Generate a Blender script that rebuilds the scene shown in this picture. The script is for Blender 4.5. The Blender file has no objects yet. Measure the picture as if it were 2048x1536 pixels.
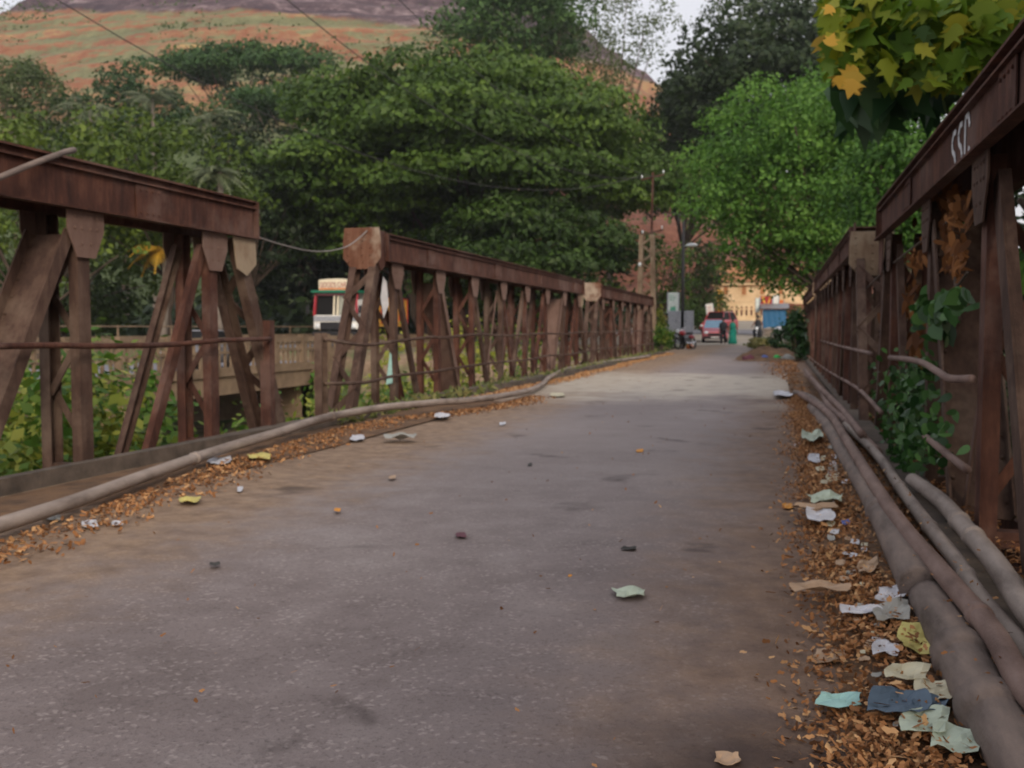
import bpy, bmesh, math, random
import numpy as np
from mathutils import Vector, Matrix
C = bpy.context.scene.collection
SC = bpy.context.scene
R = math.radians
rng = np.random.default_rng(7)
random.seed(11)

# ------------------------------------------------------------------ camera
CAM_H = 1.1; YAW = 15.0; PITCH = -3.23; FPX = 2000.0      # focal length in pixels of a 2048 px wide frame
cd = bpy.data.cameras.new('camera'); cam = bpy.data.objects.new('camera', cd); C.objects.link(cam)
cd.sensor_width = 36.0; cd.lens = 36.0 * FPX / 2048.0
cd.clip_start = 0.05; cd.clip_end = 3000
cam.location = (0, 0, CAM_H); cam.rotation_euler = (R(90 + PITCH), 0, R(YAW))
cd.dof.use_dof = True; cd.dof.focus_distance = 1.5; cd.dof.aperture_fstop = 8.8   # the photograph missed its focus
SC.camera = cam

# ------------------------------------------------------------------ world and sun
SUN_EL, SUN_AZ = 26.0, 150.0      # azimuth clockwise from +Y: the sun stands behind the camera, to the right
w = bpy.data.worlds.new('World'); SC.world = w; w.use_nodes = True
nt = w.node_tree; bg = nt.nodes['Background']
sky = nt.nodes.new('ShaderNodeTexSky'); sky.sky_type = 'NISHITA'; sky.sun_disc = False
sky.sun_elevation = R(SUN_EL); sky.sun_rotation = R(SUN_AZ)
sky.air_density = 1.0; sky.dust_density = 8.0; sky.ozone_density = 1.0
hz = nt.nodes.new('ShaderNodeMix'); hz.data_type = 'RGBA'; hz.inputs[0].default_value = .62     # thin bright overcast over the clear sky
nt.links.new(sky.outputs[0], hz.inputs[6]); hz.inputs[7].default_value = (8.7, 8.45, 8.7, 1)
nt.links.new(hz.outputs[2], bg.inputs[0]); bg.inputs[1].default_value = 0.12
sd = bpy.data.lights.new('sun', 'SUN'); sun = bpy.data.objects.new('sun', sd); C.objects.link(sun)
sd.energy = 1.5; sd.angle = R(14); sd.color = (1.0, 0.86, 0.70)
sv = Vector((math.sin(R(SUN_AZ)) * math.cos(R(SUN_EL)), math.cos(R(SUN_AZ)) * math.cos(R(SUN_EL)), math.sin(R(SUN_EL))))
sun.rotation_euler = sv.to_track_quat('Z', 'Y').to_euler()
sun.location = sv * 60
SC.view_settings.view_transform = 'Standard'; SC.view_settings.look = 'None'
SC.view_settings.exposure = 0.22; SC.view_settings.gamma = 1.0
SC.render.engine = 'CYCLES'; SC.cycles.volume_bounces = 0; HAZE = .00025
SC.cycles.max_bounces = 6; SC.cycles.diffuse_bounces = 3; SC.cycles.transparent_max_bounces = 4

# ------------------------------------------------------------------ measuring: a pixel of the 2048 x 1536 photo on a known plane -> metres
_y, _p = R(YAW), R(PITCH)
_f = np.array([-math.sin(_y) * math.cos(_p), math.cos(_y) * math.cos(_p), math.sin(_p)])
_r = np.array([math.cos(_y), math.sin(_y), 0.0]); _u = np.cross(_r, _f)
def at(px, py, X=None, z=None, y=None):
    r = _f + _r * (px - 1024) / FPX + _u * (768 - py) / FPX
    t = X / r[0] if X is not None else ((z - CAM_H) / r[2] if z is not None else y / r[1])
    return np.array([0, 0, CAM_H]) + r * t

def ss(a, b, x):
    t = np.clip((x - a) / (b - a), 0, 1); return t * t * (3 - 2 * t)
def wob(x, y, s=1.0, k=0):     # cheap smooth noise in metres
    return (np.sin(x / s * 1.3 + y / s * .7 + k) + np.sin(x / s * .61 - y / s * 1.1 + 2.1 * k + 1) + np.sin(x / s * 2.3 + y / s * 1.9 + k * .7) * .5) / 2.5
def land(x, y):
    v = .022 * np.clip(y - 60, 0, 45) + .1 * np.clip(y - 105, 0, 10)
    return v
def gz(x, y):
    x = np.asarray(x, float); y = np.asarray(y, float)
    valley = -3.3 + .35 * wob(x, y, 3.1) + 1.2 * ss(6, 22, x)
    t = ss(40.5, 44, y)
    t = np.maximum(t, ss(-3, -9, y))
    return valley * (1 - t) + (land(x, y) + .05 * wob(x, y, 2.0) * ss(5, 9, abs(x + 2)) * ss(42, 46, y) - .02) * t

# ------------------------------------------------------------------ materials
MATS = {}
def newmat(name):
    m = bpy.data.materials.new(name); m.use_nodes = True; MATS[name] = m
    return m, m.node_tree, m.node_tree.nodes['Principled BSDF']
def ramp(nt, stops, src):
    r = nt.nodes.new('ShaderNodeValToRGB'); e = r.color_ramp.elements
    while len(e) < len(stops): e.new(.5)
    for el, (p, c) in zip(e, stops): el.position = p; el.color = (*c, 1)
    nt.links.new(src, r.inputs[0]); return r.outputs[0]
def noise(nt, scale, detail=4, rough=.6, vec=None, dist=0):
    n = nt.nodes.new('ShaderNodeTexNoise'); n.inputs['Scale'].default_value = scale
    n.inputs['Detail'].default_value = detail; n.inputs['Roughness'].default_value = rough
    n.inputs['Distortion'].default_value = dist
    nt.links.new(vec if vec else nt.nodes['geo'].outputs['Position'], n.inputs['Vector']); return n.outputs['Fac']
def geo(nt):
    g = nt.nodes.new('ShaderNodeNewGeometry'); g.name = 'geo'; return g
def mth(nt, op, a, b=None, clamp=False):
    m = nt.nodes.new('ShaderNodeMath'); m.operation = op; m.use_clamp = clamp
    for i, v in enumerate((a, b)):
        if v is None: continue
        if isinstance(v, (int, float)): m.inputs[i].default_value = v
        else: nt.links.new(v, m.inputs[i])
    return m.outputs[0]
def mixc(nt, fac, a, b, mode='MIX'):
    m = nt.nodes.new('ShaderNodeMix'); m.data_type = 'RGBA'; m.blend_type = mode
    for s, v in (('Factor', fac), ('A', a), ('B', b)):
        i = [q for q in m.inputs if q.name == s and (q.type == 'RGBA' if s != 'Factor' else q.type == 'VALUE')][0]
        if isinstance(v, tuple): i.default_value = (*v, 1)
        elif isinstance(v, (int, float)): i.default_value = v
        else: nt.links.new(v, i)
    return [q for q in m.outputs if q.type == 'RGBA'][0]
def mapr(nt, v, a, b, c=0., d=1.):
    m = nt.nodes.new('ShaderNodeMapRange'); m.interpolation_type = 'SMOOTHSTEP'
    nt.links.new(v, m.inputs[0])
    for i, q in enumerate((a, b, c, d)): m.inputs[i + 1].default_value = q
    return m.outputs[0]
def bump(nt, bs, h, dist, strength=1.):
    b = nt.nodes.new('ShaderNodeBump'); b.inputs['Distance'].default_value = dist; b.inputs['Strength'].default_value = strength
    nt.links.new(h, b.inputs['Height']); nt.links.new(b.outputs[0], bs.inputs['Normal'])
def sep(nt):
    s = nt.nodes.new('ShaderNodeSeparateXYZ'); nt.links.new(nt.nodes['geo'].outputs['Position'], s.inputs[0]); return s.outputs

def mottled(name, c1, c2, scale=6, rough=.8, bdist=.004, metal=0, stretch=None, c3=None):
    m, nt, b = newmat(name); geo(nt)
    vec = None
    if stretch:
        mp = nt.nodes.new('ShaderNodeMapping'); mp.inputs['Scale'].default_value = stretch
        nt.links.new(nt.nodes['geo'].outputs['Position'], mp.inputs[0]); vec = mp.outputs[0]
    n = noise(nt, scale, 6, .65, vec)
    st = [(.32, c1), (.68, c2)] if c3 is None else [(.3, c1), (.5, c3), (.72, c2)]
    col = ramp(nt, st, n)
    nt.links.new(col, b.inputs['Base Color']); b.inputs['Roughness'].default_value = rough; b.inputs['Metallic'].default_value = metal
    if bdist: bump(nt, b, noise(nt, scale * 6, 4, .7), bdist)
    return m
def plain(name, c, rough=.5, metal=0, coat=0):
    m, nt, b = newmat(name); geo(nt)
    n = noise(nt, 9, 3)
    col = ramp(nt, [(.3, tuple(v * .82 for v in c)), (.7, tuple(min(1, v * 1.12) for v in c))], n)
    nt.links.new(col, b.inputs['Base Color']); b.inputs['Roughness'].default_value = rough; b.inputs['Metallic'].default_value = metal
    if coat: b.inputs['Coat Weight'].default_value = coat
    return m
def leafmat(name, dark, mid, light, rough=.55, trans=.25):
    m, nt, b = newmat(name)
    a = nt.nodes.new('ShaderNodeAttribute'); a.attribute_name = 'tint'
    col = ramp(nt, [(0., dark), (.5, mid), (1., light)], a.outputs['Fac'])
    nt.links.new(col, b.inputs['Base Color']); b.inputs['Roughness'].default_value = rough
    b.inputs['Specular IOR Level'].default_value = .3
    if trans:
        t = nt.nodes.new('ShaderNodeBsdfTranslucent'); nt.links.new(col, t.inputs[0])
        mx = nt.nodes.new('ShaderNodeMixShader'); mx.inputs[0].default_value = trans
        nt.links.new(b.outputs[0], mx.inputs[1]); nt.links.new(t.outputs[0], mx.inputs[2])
        nt.links.new(mx.outputs[0], nt.nodes['Material Output'].inputs[0])
    return m

# rusty steel: streaked down the plates, dustier in places
def rustmat(name, dark, mid, light, dust, dustamt=.5):
    m, nt, b = newmat(name); geo(nt)
    mp = nt.nodes.new('ShaderNodeMapping'); mp.inputs['Scale'].default_value = (9, 9, 1.6)
    nt.links.new(nt.nodes['geo'].outputs['Position'], mp.inputs[0])
    streak = noise(nt, 1.6, 6, .7, mp.outputs[0])
    blot = noise(nt, 2.3, 6, .65)
    c = ramp(nt, [(.3, dark), (.5, mid), (.72, light)], mth(nt, 'ADD', mth(nt, 'MULTIPLY', streak, .55), mth(nt, 'MULTIPLY', blot, .45)))
    dm = mth(nt, 'MULTIPLY', mapr(nt, noise(nt, 1.1, 5, .7), .48, .66), dustamt)
    c = mixc(nt, dm, c, dust)
    nt.links.new(c, b.inputs['Base Color']); b.inputs['Roughness'].default_value = .82; b.inputs['Specular IOR Level'].default_value = .3
    bump(nt, b, noise(nt, 45, 5, .75), .004)
    return m
rustmat('rust', (.018, .007, .006), (.066, .025, .017), (.17, .075, .048), (.16, .105, .09), .55)
rustmat('rust_dusty', (.022, .012, .009), (.066, .037, .028), (.14, .09, .068), (.18, .13, .1), .6)
rustmat('rust_pale', (.12, .07, .045), (.22, .155, .105), (.3, .23, .165), (.36, .3, .22), .6)
rustmat('rust_tan', (.1, .058, .045), (.15, .092, .074), (.19, .125, .105), (.23, .17, .145), .5)
rustmat('rust_white', (.07, .026, .014), (.13, .055, .032), (.22, .125, .085), (.4, .34, .27), .75)
mottled('pipe_grey', (.06, .042, .033), (.24, .18, .15), 9, .8, .004, stretch=(1, .22, 1), c3=(.15, .115, .1))
mottled('pipe_pale', (.12, .09, .075), (.36, .3, .265), 9, .7, .003, stretch=(1, .22, 1), c3=(.25, .205, .18))
mottled('pipe_brown', (.08, .045, .035), (.25, .175, .15), 9, .75, .003, stretch=(1, .22, 1), c3=(.17, .11, .092))
mottled('concrete', (.1, .08, .068), (.24, .2, .17), 2.2, .9, .006)
mottled('concrete_yellow', (.11, .075, .045), (.24, .17, .11), 1.1, .9, .01)
mottled('kerb_dirty', (.035, .026, .02), (.13, .1, .08), 3, .95, .01)
mottled('stone_pier', (.2, .14, .08), (.4, .28, .16), .9, .9, .02, stretch=(1, 1, 3))
mottled('bark', (.045, .03, .022), (.11, .08, .06), 7, .9, .01, stretch=(1, 1, .3))
mottled('bark_grey', (.1, .085, .07), (.2, .17, .145), 7, .9, .01, stretch=(1, 1, .3))
mottled('soil', (.06, .033, .018), (.2, .11, .055), 3, .95, .02)
plain('cable', (.03, .028, .03), .6); plain('cable_grey', (.22, .2, .19), .6)
plain('tyre', (.012, .012, .013), .8); plain('glass_dark', (.012, .012, .013), .5); MATS['glass_dark'].node_tree.nodes['Principled BSDF'].inputs['Specular IOR Level'].default_value = .12; plain('glass_blue', (.12, .22, .33), .15)
plain('red_paint', (.33, .012, .022), .3, coat=.5); plain('red_pale', (.42, .1, .12), .35, coat=.4)
plain('white_paint', (.7, .7, .68), .45); plain('cream_paint', (.72, .66, .52), .5); plain('green_paint', (.01, .16, .09), .5)
plain('orange_paint', (.6, .16, .03), .5); plain('yellow_paint', (.7, .38, .06), .5); plain('black_paint', (.012, .012, .015), .4)
plain('grey_paint', (.16, .16, .18), .4); plain('chrome', (.6, .6, .62), .25, 1); plain('blue_tarp', (.012, .11, .25), .6)
plain('pale_box', (.3, .32, .37), .5); plain('sign_white', (.62, .7, .68), .6); plain('sign_green', (.1, .36, .25), .6)
plain('sign_red', (.32, .015, .02), .6); plain('skin', (.17, .085, .055), .6); plain('hair', (.012, .01, .009), .6)
plain('teal_cloth', (.0, .2, .15), .8); plain('dark_cloth', (.018, .022, .03), .8); plain('pale_cloth', (.5, .46, .42), .8)
plain('lamp_glass', (.7, .75, .8), .2)
mottled('wall_tan', (.62, .43, .24), (.8, .62, .4), .6, .9, .01); mottled('roof_tile', (.3, .12, .05), (.5, .24, .1), 2, .9, .01)
mottled('chalk', (.45, .47, .5), (.7, .72, .75), 30, .9, 0)
leafmat('leaf_rain', (.014, .034, .005), (.05, .1, .012), (.12, .2, .022))
leafmat('leaf_dark', (.01, .02, .007), (.024, .046, .014), (.05, .085, .022))
leafmat('leaf_bright', (.02, .065, .012), (.068, .17, .022), (.16, .31, .05), trans=.35)
leafmat('leaf_left', (.018, .036, .006), (.058, .1, .012), (.14, .2, .026))
leafmat('leaf_hill', (.018, .05, .012), (.035, .085, .02), (.07, .14, .03))
leafmat('leaf_airy', (.05, .08, .025), (.1, .14, .045), (.2, .23, .1), trans=.4)
leafmat('leaf_palm', (.06, .08, .04), (.12, .15, .08), (.22, .25, .13))
leafmat('leaf_bush', (.02, .06, .008), (.06, .14, .016), (.3, .31, .05), trans=.3)
leafmat('leaf_vine', (.014, .045, .012), (.035, .1, .022), (.09, .2, .05), rough=.28, trans=.15)
leafmat('leaf_lobed', (.02, .06, .008), (.12, .22, .015), (.3, .3, .02), trans=.35)
leafmat('leaf_gold', (.45, .3, .03), (.55, .33, .04), (.6, .36, .05), trans=.4)
leafmat('leaf_big', (.015, .045, .018), (.03, .085, .028), (.06, .13, .04), rough=.35, trans=.15)
leafmat('leaf_dead', (.07, .026, .01), (.19, .075, .022), (.36, .16, .055), rough=.8, trans=.2)
leafmat('litter', (.1, .045, .02), (.34, .155, .062), (.58, .36, .18), rough=.85, trans=.1)
leafmat('grass', (.07, .08, .03), (.13, .17, .05), (.28, .25, .1), trans=.3)

# road: worn asphalt, dusty brown along the sides, a cement-washed stretch over the joint between the spans
m, nt, b = newmat('asphalt'); geo(nt); s = sep(nt)
big = noise(nt, .55, 6, .6, dist=.3); mid = noise(nt, 3.0, 6, .65); fine = noise(nt, 60, 3, .7)
c = ramp(nt, [(.34, (.14, .115, .113)), (.5, (.2, .168, .167)), (.64, (.26, .228, .226))], mth(nt, 'ADD', mth(nt, 'MULTIPLY', big, .6), mth(nt, 'MULTIPLY', mid, .4)))
v = nt.nodes.new('ShaderNodeTexVoronoi'); v.inputs['Scale'].default_value = 34; v.inputs['Randomness'].default_value = 1
wv = nt.nodes.new('ShaderNodeVectorMath'); wv.operation = 'ADD'; wn = nt.nodes.new('ShaderNodeTexNoise'); wn.inputs['Scale'].default_value = 25
nt.links.new(nt.nodes['geo'].outputs['Position'], wn.inputs['Vector']); ws = nt.nodes.new('ShaderNodeVectorMath'); ws.operation = 'SCALE'; ws.inputs[3].default_value = .06
nt.links.new(wn.outputs['Color'], ws.inputs[0]); nt.links.new(nt.nodes['geo'].outputs['Position'], wv.inputs[0]); nt.links.new(ws.outputs[0], wv.inputs[1]); nt.links.new(wv.outputs[0], v.inputs['Vector'])
fleck = mth(nt, 'MULTIPLY', mapr(nt, v.outputs['Distance'], .42, .2), mapr(nt, noise(nt, 7, 4), .38, .58))
c = mixc(nt, mth(nt, 'MULTIPLY', fleck, .4), c, (.42, .37, .36))
c = mixc(nt, mth(nt, 'MULTIPLY', mapr(nt, fine, .5, .72), .45), c, (.05, .04, .04))
xn = mth(nt, 'ADD', s[0], mth(nt, 'MULTIPLY', mth(nt, 'SUBTRACT', mid, .5), 1.3))
right_d = mapr(nt, xn, -.95, .15); left_d = mapr(nt, xn, -2.2, -3.5)
dirt = ramp(nt, [(.35, (.10, .058, .036)), (.65, (.2, .125, .078))], noise(nt, 7, 6, .7))
c = mixc(nt, mth(nt, 'MULTIPLY', mapr(nt, mth(nt, 'ADD', s[1], mth(nt, 'MULTIPLY', mid, 4)), 4.5, 11), .5), c, (.29, .255, .25))   # grazing-angle brightening put into the colour: paler beyond the first metres
sand = ramp(nt, [(.35, (.17, .11, .07)), (.65, (.33, .23, .15))], noise(nt, 7, 6, .7))
c = mixc(nt, mth(nt, 'MULTIPLY', left_d, .85), c, sand)
c = mixc(nt, mth(nt, 'MULTIPLY', right_d, .8), c, dirt)
yn = mth(nt, 'ADD', s[1], mth(nt, 'MULTIPLY', mth(nt, 'SUBTRACT', big, .5), 9.))
cem = mth(nt, 'MULTIPLY', mapr(nt, yn, 13.2, 17.5), mapr(nt, yn, 25.5, 22.0))
cem = mth(nt, 'MULTIPLY', cem, mth(nt, 'MULTIPLY', mapr(nt, xn, -4.4, -3.9), mapr(nt, xn, .5, .1)))
cem = mth(nt, 'MULTIPLY', cem, mapr(nt, mid, .25, .6, .45, 1))
c = mixc(nt, mth(nt, 'MULTIPLY', cem, .9), c, (.46, .42, .36))
far = mapr(nt, s[1], 40, 62)
c = mixc(nt, mth(nt, 'MULTIPLY', far, .45), c, (.24, .2, .165))
# dark oily patches
wet = mth(nt, 'MULTIPLY', mapr(nt, mth(nt, 'ADD', s[1], mth(nt, 'MULTIPLY', mid, .5)), 3.1, 2.8), mapr(nt, mth(nt, 'ADD', s[0], mth(nt, 'MULTIPLY', mid, .6)), -.3, .25))
c = mixc(nt, mth(nt, 'MULTIPLY', wet, .7), c, (.03, .02, .02))
oil = mth(nt, 'MULTIPLY', mapr(nt, noise(nt, 1.4, 4, .5, dist=.4), .62, .72), .6)
c = mixc(nt, oil, c, (.04, .03, .03))
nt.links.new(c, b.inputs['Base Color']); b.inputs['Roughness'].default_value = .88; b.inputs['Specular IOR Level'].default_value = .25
bump(nt, b, mth(nt, 'ADD', fine, mth(nt, 'MULTIPLY', mid, 1.5)), .006)

m, nt, b = newmat('ground'); geo(nt); s = sep(nt)
a1 = noise(nt, .5, 6, .65); a2 = noise(nt, 4, 5, .7)
dry = ramp(nt, [(.3, (.12, .075, .045)), (.7, (.3, .22, .15))], a2)
grn = ramp(nt, [(.3, (.025, .04, .012)), (.7, (.08, .12, .035))], a2)
c = mixc(nt, mth(nt, 'MULTIPLY', mapr(nt, a1, .42, .6), mapr(nt, s[1], 60, 48)), dry, grn)
nt.links.new(c, b.inputs['Base Color']); b.inputs['Roughness'].default_value = .95
bump(nt, b, a2, .05)
mottled('main_asphalt', (.16, .165, .2), (.22, .225, .26), .8, .85, .01)
mottled('plaza', (.25, .225, .19), (.36, .33, .29), .5, .9, .01)

# hillside: terraces of orange cut earth and dry scrub, dark bare rock on the top
m, nt, b = newmat('hill_earth'); geo(nt); s = sep(nt)
n1 = noise(nt, .035, 8, .7); n2 = noise(nt, .3, 8, .78)
mp = nt.nodes.new('ShaderNodeMapping'); mp.inputs['Scale'].default_value = (.02, .02, .16)
mp.inputs['Rotation'].default_value = (0, R(2.5), 0)
nt.links.new(nt.nodes['geo'].outputs['Position'], mp.inputs[0])
band = noise(nt, 1.3, 6, .62, mp.outputs[0], .25)
earth = ramp(nt, [(.37, (.15, .05, .025)), (.46, (.24, .09, .042)), (.54, (.28, .145, .072)), (.62, (.44, .29, .12))], mth(nt, 'ADD', mth(nt, 'MULTIPLY', band, .4), mth(nt, 'MULTIPLY', n2, .6)))
scrub = ramp(nt, [(.35, (.07, .1, .04)), (.65, (.19, .2, .1))], n2)
gf = mapr(nt, mth(nt, 'ADD', mth(nt, 'MULTIPLY', n2, .35), mth(nt, 'MULTIPLY', noise(nt, 1.0, 8, .75, mp.outputs[0], .6), .65)), .49, .53)
gf = mth(nt, 'MAXIMUM', gf, mapr(nt, n2, .56, .66, 0, .8))
low = mapr(nt, s[2], 46, 30)
c = mixc(nt, mth(nt, 'MULTIPLY', gf, .9), earth, scrub)
c = mixc(nt, mth(nt, 'MULTIPLY', low, mapr(nt, s[0], -24, -38)), c, (.07, .1, .035))
bank = ramp(nt, [(.35, (.07, .025, .016)), (.5, (.17, .06, .034)), (.68, (.26, .12, .07))], n2)
c = mixc(nt, mth(nt, 'MULTIPLY', mapr(nt, s[2], 42, 28), mapr(nt, s[0], -45, -34)), c, bank)
rock = ramp(nt, [(.42, (.035, .02, .03)), (.52, (.085, .052, .062)), (.62, (.3, .23, .24))], mth(nt, 'ADD', mth(nt, 'MULTIPLY', n2, .5), mth(nt, 'MULTIPLY', noise(nt, 1.6, 8, .7, mp.outputs[0], .8), .5)))
edge = mth(nt, 'ADD', mth(nt, 'ADD', s[2], mth(nt, 'MULTIPLY', s[0], .125)), mth(nt, 'MULTIPLY', mth(nt, 'SUBTRACT', n1, .5), 9))
c = mixc(nt, mapr(nt, edge, 57, 59), c, rock)
nt.links.new(c, b.inputs['Base Color']); b.inputs['Roughness'].default_value = .95
bump(nt, b, n2, .6)

# ------------------------------------------------------------------ mesh building
ORG = {}
def tag(o, label=None, cat=None, group=None, kind=None):
    for k, v in (('label', label), ('category', cat), ('group', group), ('kind', kind)):
        if v: o[k] = v
    return o
def thing(name, label, cat, loc=(0, 0, 0), group=None, rz=0):
    o = bpy.data.objects.new(name, None); C.objects.link(o); o.empty_display_size = .3
    o.location = loc; o.rotation_euler = (0, 0, rz); ORG[o] = Vector(loc) if rz == 0 else Vector((0, 0, 0))
    return tag(o, label, cat, group)
def link(name, me, mat, parent=None, origin=None):
    if mat and not me.materials:
        me.materials.append(MATS[mat] if isinstance(mat, str) else mat)
    o = bpy.data.objects.new(name, me); C.objects.link(o)
    if parent is not None:
        og = ORG[parent]; me.transform(Matrix.Translation(-og)); o.parent = parent; ORG[o] = og
    else:
        if origin is None:
            co = np.empty(len(me.vertices) * 3, np.float32); me.vertices.foreach_get('co', co); co = co.reshape(-1, 3)
            lo, hi = co.min(0), co.max(0); origin = Vector((float(lo[0] + hi[0]) / 2, float(lo[1] + hi[1]) / 2, float(lo[2])))
        me.transform(Matrix.Translation(-Vector(origin))); o.location = origin; ORG[o] = Vector(origin)
    return o
class MB:
    def __init__(s): s.v = []; s.f = []
    def add(s, vs, fs):
        n = len(s.v); s.v += [tuple(float(c) for c in q) for q in vs]; s.f += [tuple(i + n for i in f) for f in fs]; return s
    def box(s, lo, hi):
        x0, y0, z0 = lo; x1, y1, z1 = hi
        return s.add([(x0, y0, z0), (x1, y0, z0), (x1, y1, z0), (x0, y1, z0), (x0, y0, z1), (x1, y0, z1), (x1, y1, z1), (x0, y1, z1)],
              [(0, 3, 2, 1), (4, 5, 6, 7), (0, 1, 5, 4), (1, 2, 6, 5), (2, 3, 7, 6), (3, 0, 4, 7)])
    def bar(s, p, q, w, h, side=(1, 0, 0)):        # rectangular bar p->q: w along 'side', h across
        p, q = Vector(p), Vector(q); d = (q - p).normalized(); a = Vector(side); a = (a - d * a.dot(d)).normalized(); c = d.cross(a)
        vs = [e + a * (i * w / 2) + c * (j * h / 2) for e in (p, q) for i, j in ((-1, -1), (1, -1), (1, 1), (-1, 1))]
        return s.add(vs, [(0, 3, 2, 1), (4, 5, 6, 7), (0, 1, 5, 4), (1, 2, 6, 5), (2, 3, 7, 6), (3, 0, 4, 7)])
    def prism(s, pts, d):                          # polygon of 3-D points pushed by vector d
        n = len(pts); d = Vector(d); vs = [Vector(p) for p in pts] + [Vector(p) + d for p in pts]
        return s.add(vs, [tuple(range(n))[::-1], tuple(range(n, 2 * n))] + [(i, (i + 1) % n, (i + 1) % n + n, i + n) for i in range(n)])
    def tube(s, pts, rad, n=8, cap=True):
        pts = [Vector(p) for p in pts]; m = len(pts)
        rad = list(rad) if hasattr(rad, '__len__') else [rad] * m
        vs = []; prev = None
        for i, p in enumerate(pts):
            d = (pts[min(i + 1, m - 1)] - pts[max(i - 1, 0)]).normalized()
            if prev is None: a = d.orthogonal().normalized()
            else: a = (prev - d * prev.dot(d)).normalized()
            prev = a; c = d.cross(a)
            for k in range(n):
                t = 2 * math.pi * k / n; vs.append(p + (a * math.cos(t) + c * math.sin(t)) * rad[i])
        fs = [(i * n + k, i * n + (k + 1) % n, (i + 1) * n + (k + 1) % n, (i + 1) * n + k) for i in range(m - 1) for k in range(n)]
        if cap: fs += [tuple(range(n))[::-1], tuple(range((m - 1) * n, m * n))]
        return s.add(vs, fs)
    def lathe(s, prof, c=(0, 0, 0), n=16, axis='z', sy=1.):
        vs = []
        for r, h in prof:
            for k in range(n):
                t = 2 * math.pi * k / n; a, b_ = r * math.cos(t), r * math.sin(t) * sy
                vs.append({'z': (c[0] + a, c[1] + b_, c[2] + h), 'x': (c[0] + h, c[1] + a, c[2] + b_), 'y': (c[0] + a, c[1] + h, c[2] + b_)}[axis])
        m = len(prof)
        fs = [(i * n + k, i * n + (k + 1) % n, (i + 1) * n + (k + 1) % n, (i + 1) * n + k) for i in range(m - 1) for k in range(n)]
        fs += [tuple(range(n))[::-1], tuple(range((m - 1) * n, m * n))]
        return s.add(vs, fs)
    def ball(s, c, r, sx=1, sy=1, sz=1, n=8, m=6):
        vs = [(c[0], c[1], c[2] - r * sz)]; 
        for i in range(1, m):
            a = -math.pi / 2 + math.pi * i / m
            for k in range(n):
                t = 2 * math.pi * k / n
                vs.append((c[0] + r * sx * math.cos(a) * math.cos(t), c[1] + r * sy * math.cos(a) * math.sin(t), c[2] + r * sz * math.sin(a)))
        vs.append((c[0], c[1], c[2] + r * sz)); top = len(vs) - 1
        fs = [(0, 1 + (k + 1) % n, 1 + k) for k in range(n)]
        fs += [(1 + (i - 1) * n + k, 1 + (i - 1) * n + (k + 1) % n, 1 + i * n + (k + 1) % n, 1 + i * n + k) for i in range(1, m - 1) for k in range(n)]
        fs += [(1 + (m - 2) * n + k, 1 + (m - 2) * n + (k + 1) % n, top) for k in range(n)]
        return s.add(vs, fs)
    def build(s, name, mat, parent=None, smooth=False, bevel=0, origin=None):
        me = bpy.data.meshes.new(name); me.from_pydata(s.v, [], s.f)
        bm = bmesh.new(); bm.from_mesh(me)
        bmesh.ops.recalc_face_normals(bm, faces=bm.faces)
        bm.to_mesh(me); bm.free()
        if smooth: me.polygons.foreach_set('use_smooth', [True] * len(me.polygons))
        o = link(name, me, mat, parent, origin)
        if bevel:
            b = o.modifiers.new('bevel', 'BEVEL'); b.width = bevel; b.segments = 2; b.limit_method = 'ANGLE'
        return o
def structure(o): o['kind'] = 'structure'; return o
def grid(name, xs, ys, zf, mat):
    X, Y = np.meshgrid(xs, ys); Z = zf(X, Y); nx, ny = len(xs), len(ys)
    co = np.stack([X, Y, Z], -1).reshape(-1, 3)
    i = np.arange((ny - 1) * (nx - 1)); r_, c_ = i // (nx - 1), i % (nx - 1); a = r_ * nx + c_
    return fastmesh(name, co, np.stack([a, a + 1, a + nx + 1, a + nx], 1), mat, smooth=True)
def fastmesh(name, co, quads, mat, parent=None, tint=None, smooth=False, origin=None):
    me = bpy.data.meshes.new(name); k = quads.shape[1]
    me.vertices.add(len(co)); me.vertices.foreach_set('co', np.ascontiguousarray(co, np.float32).ravel())
    me.loops.add(quads.size); me.loops.foreach_set('vertex_index', quads.astype(np.int32).ravel())
    me.polygons.add(len(quads)); me.polygons.foreach_set('loop_start', np.arange(0, quads.size, k, dtype=np.int32))
    me.update(calc_edges=True); me.validate()
    if smooth: me.polygons.foreach_set('use_smooth', np.ones(len(me.polygons), bool))
    if tint is not None:
        a = me.attributes.new('tint', 'FLOAT', 'FACE'); a.data.foreach_set('value', np.ascontiguousarray(tint, np.float32))
    return link(name, me, mat, parent, origin)
def unit(v): return v / np.maximum(np.linalg.norm(v, axis=1, keepdims=True), 1e-9)
def leaves(name, P, N, size, mat, parent=None, tint=None, aspect=.55, jit=.6, shape=None, origin=None, hang=0):
    """one leaf-shaped face per point; P (n,3) places, N (n,3) facing"""
    n = len(P); N = unit(N + rng.normal(0, jit, (n, 3))); T = rng.normal(0, 1, (n, 3)); T[:, 2] -= hang
    T = unit(T - N * (T * N).sum(1, keepdims=True)); B = np.cross(N, T)
    L = (size * rng.uniform(.6, 1.35, n))[:, None]
    if shape is None: shape = [(-.5, 0), (-.05, .5), (.5, 0), (-.05, -.5)]
    k = len(shape)
    V = np.stack([P + T * L * a + B * L * aspect * b_ for a, b_ in shape], 1)
    F = np.arange(n * k).reshape(n, k)
    if tint is None: tint = rng.uniform(0, 1, n)
    return fastmesh(name, V.reshape(-1, 3), F, mat, parent, np.clip(tint, 0, 1), origin=origin)
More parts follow.
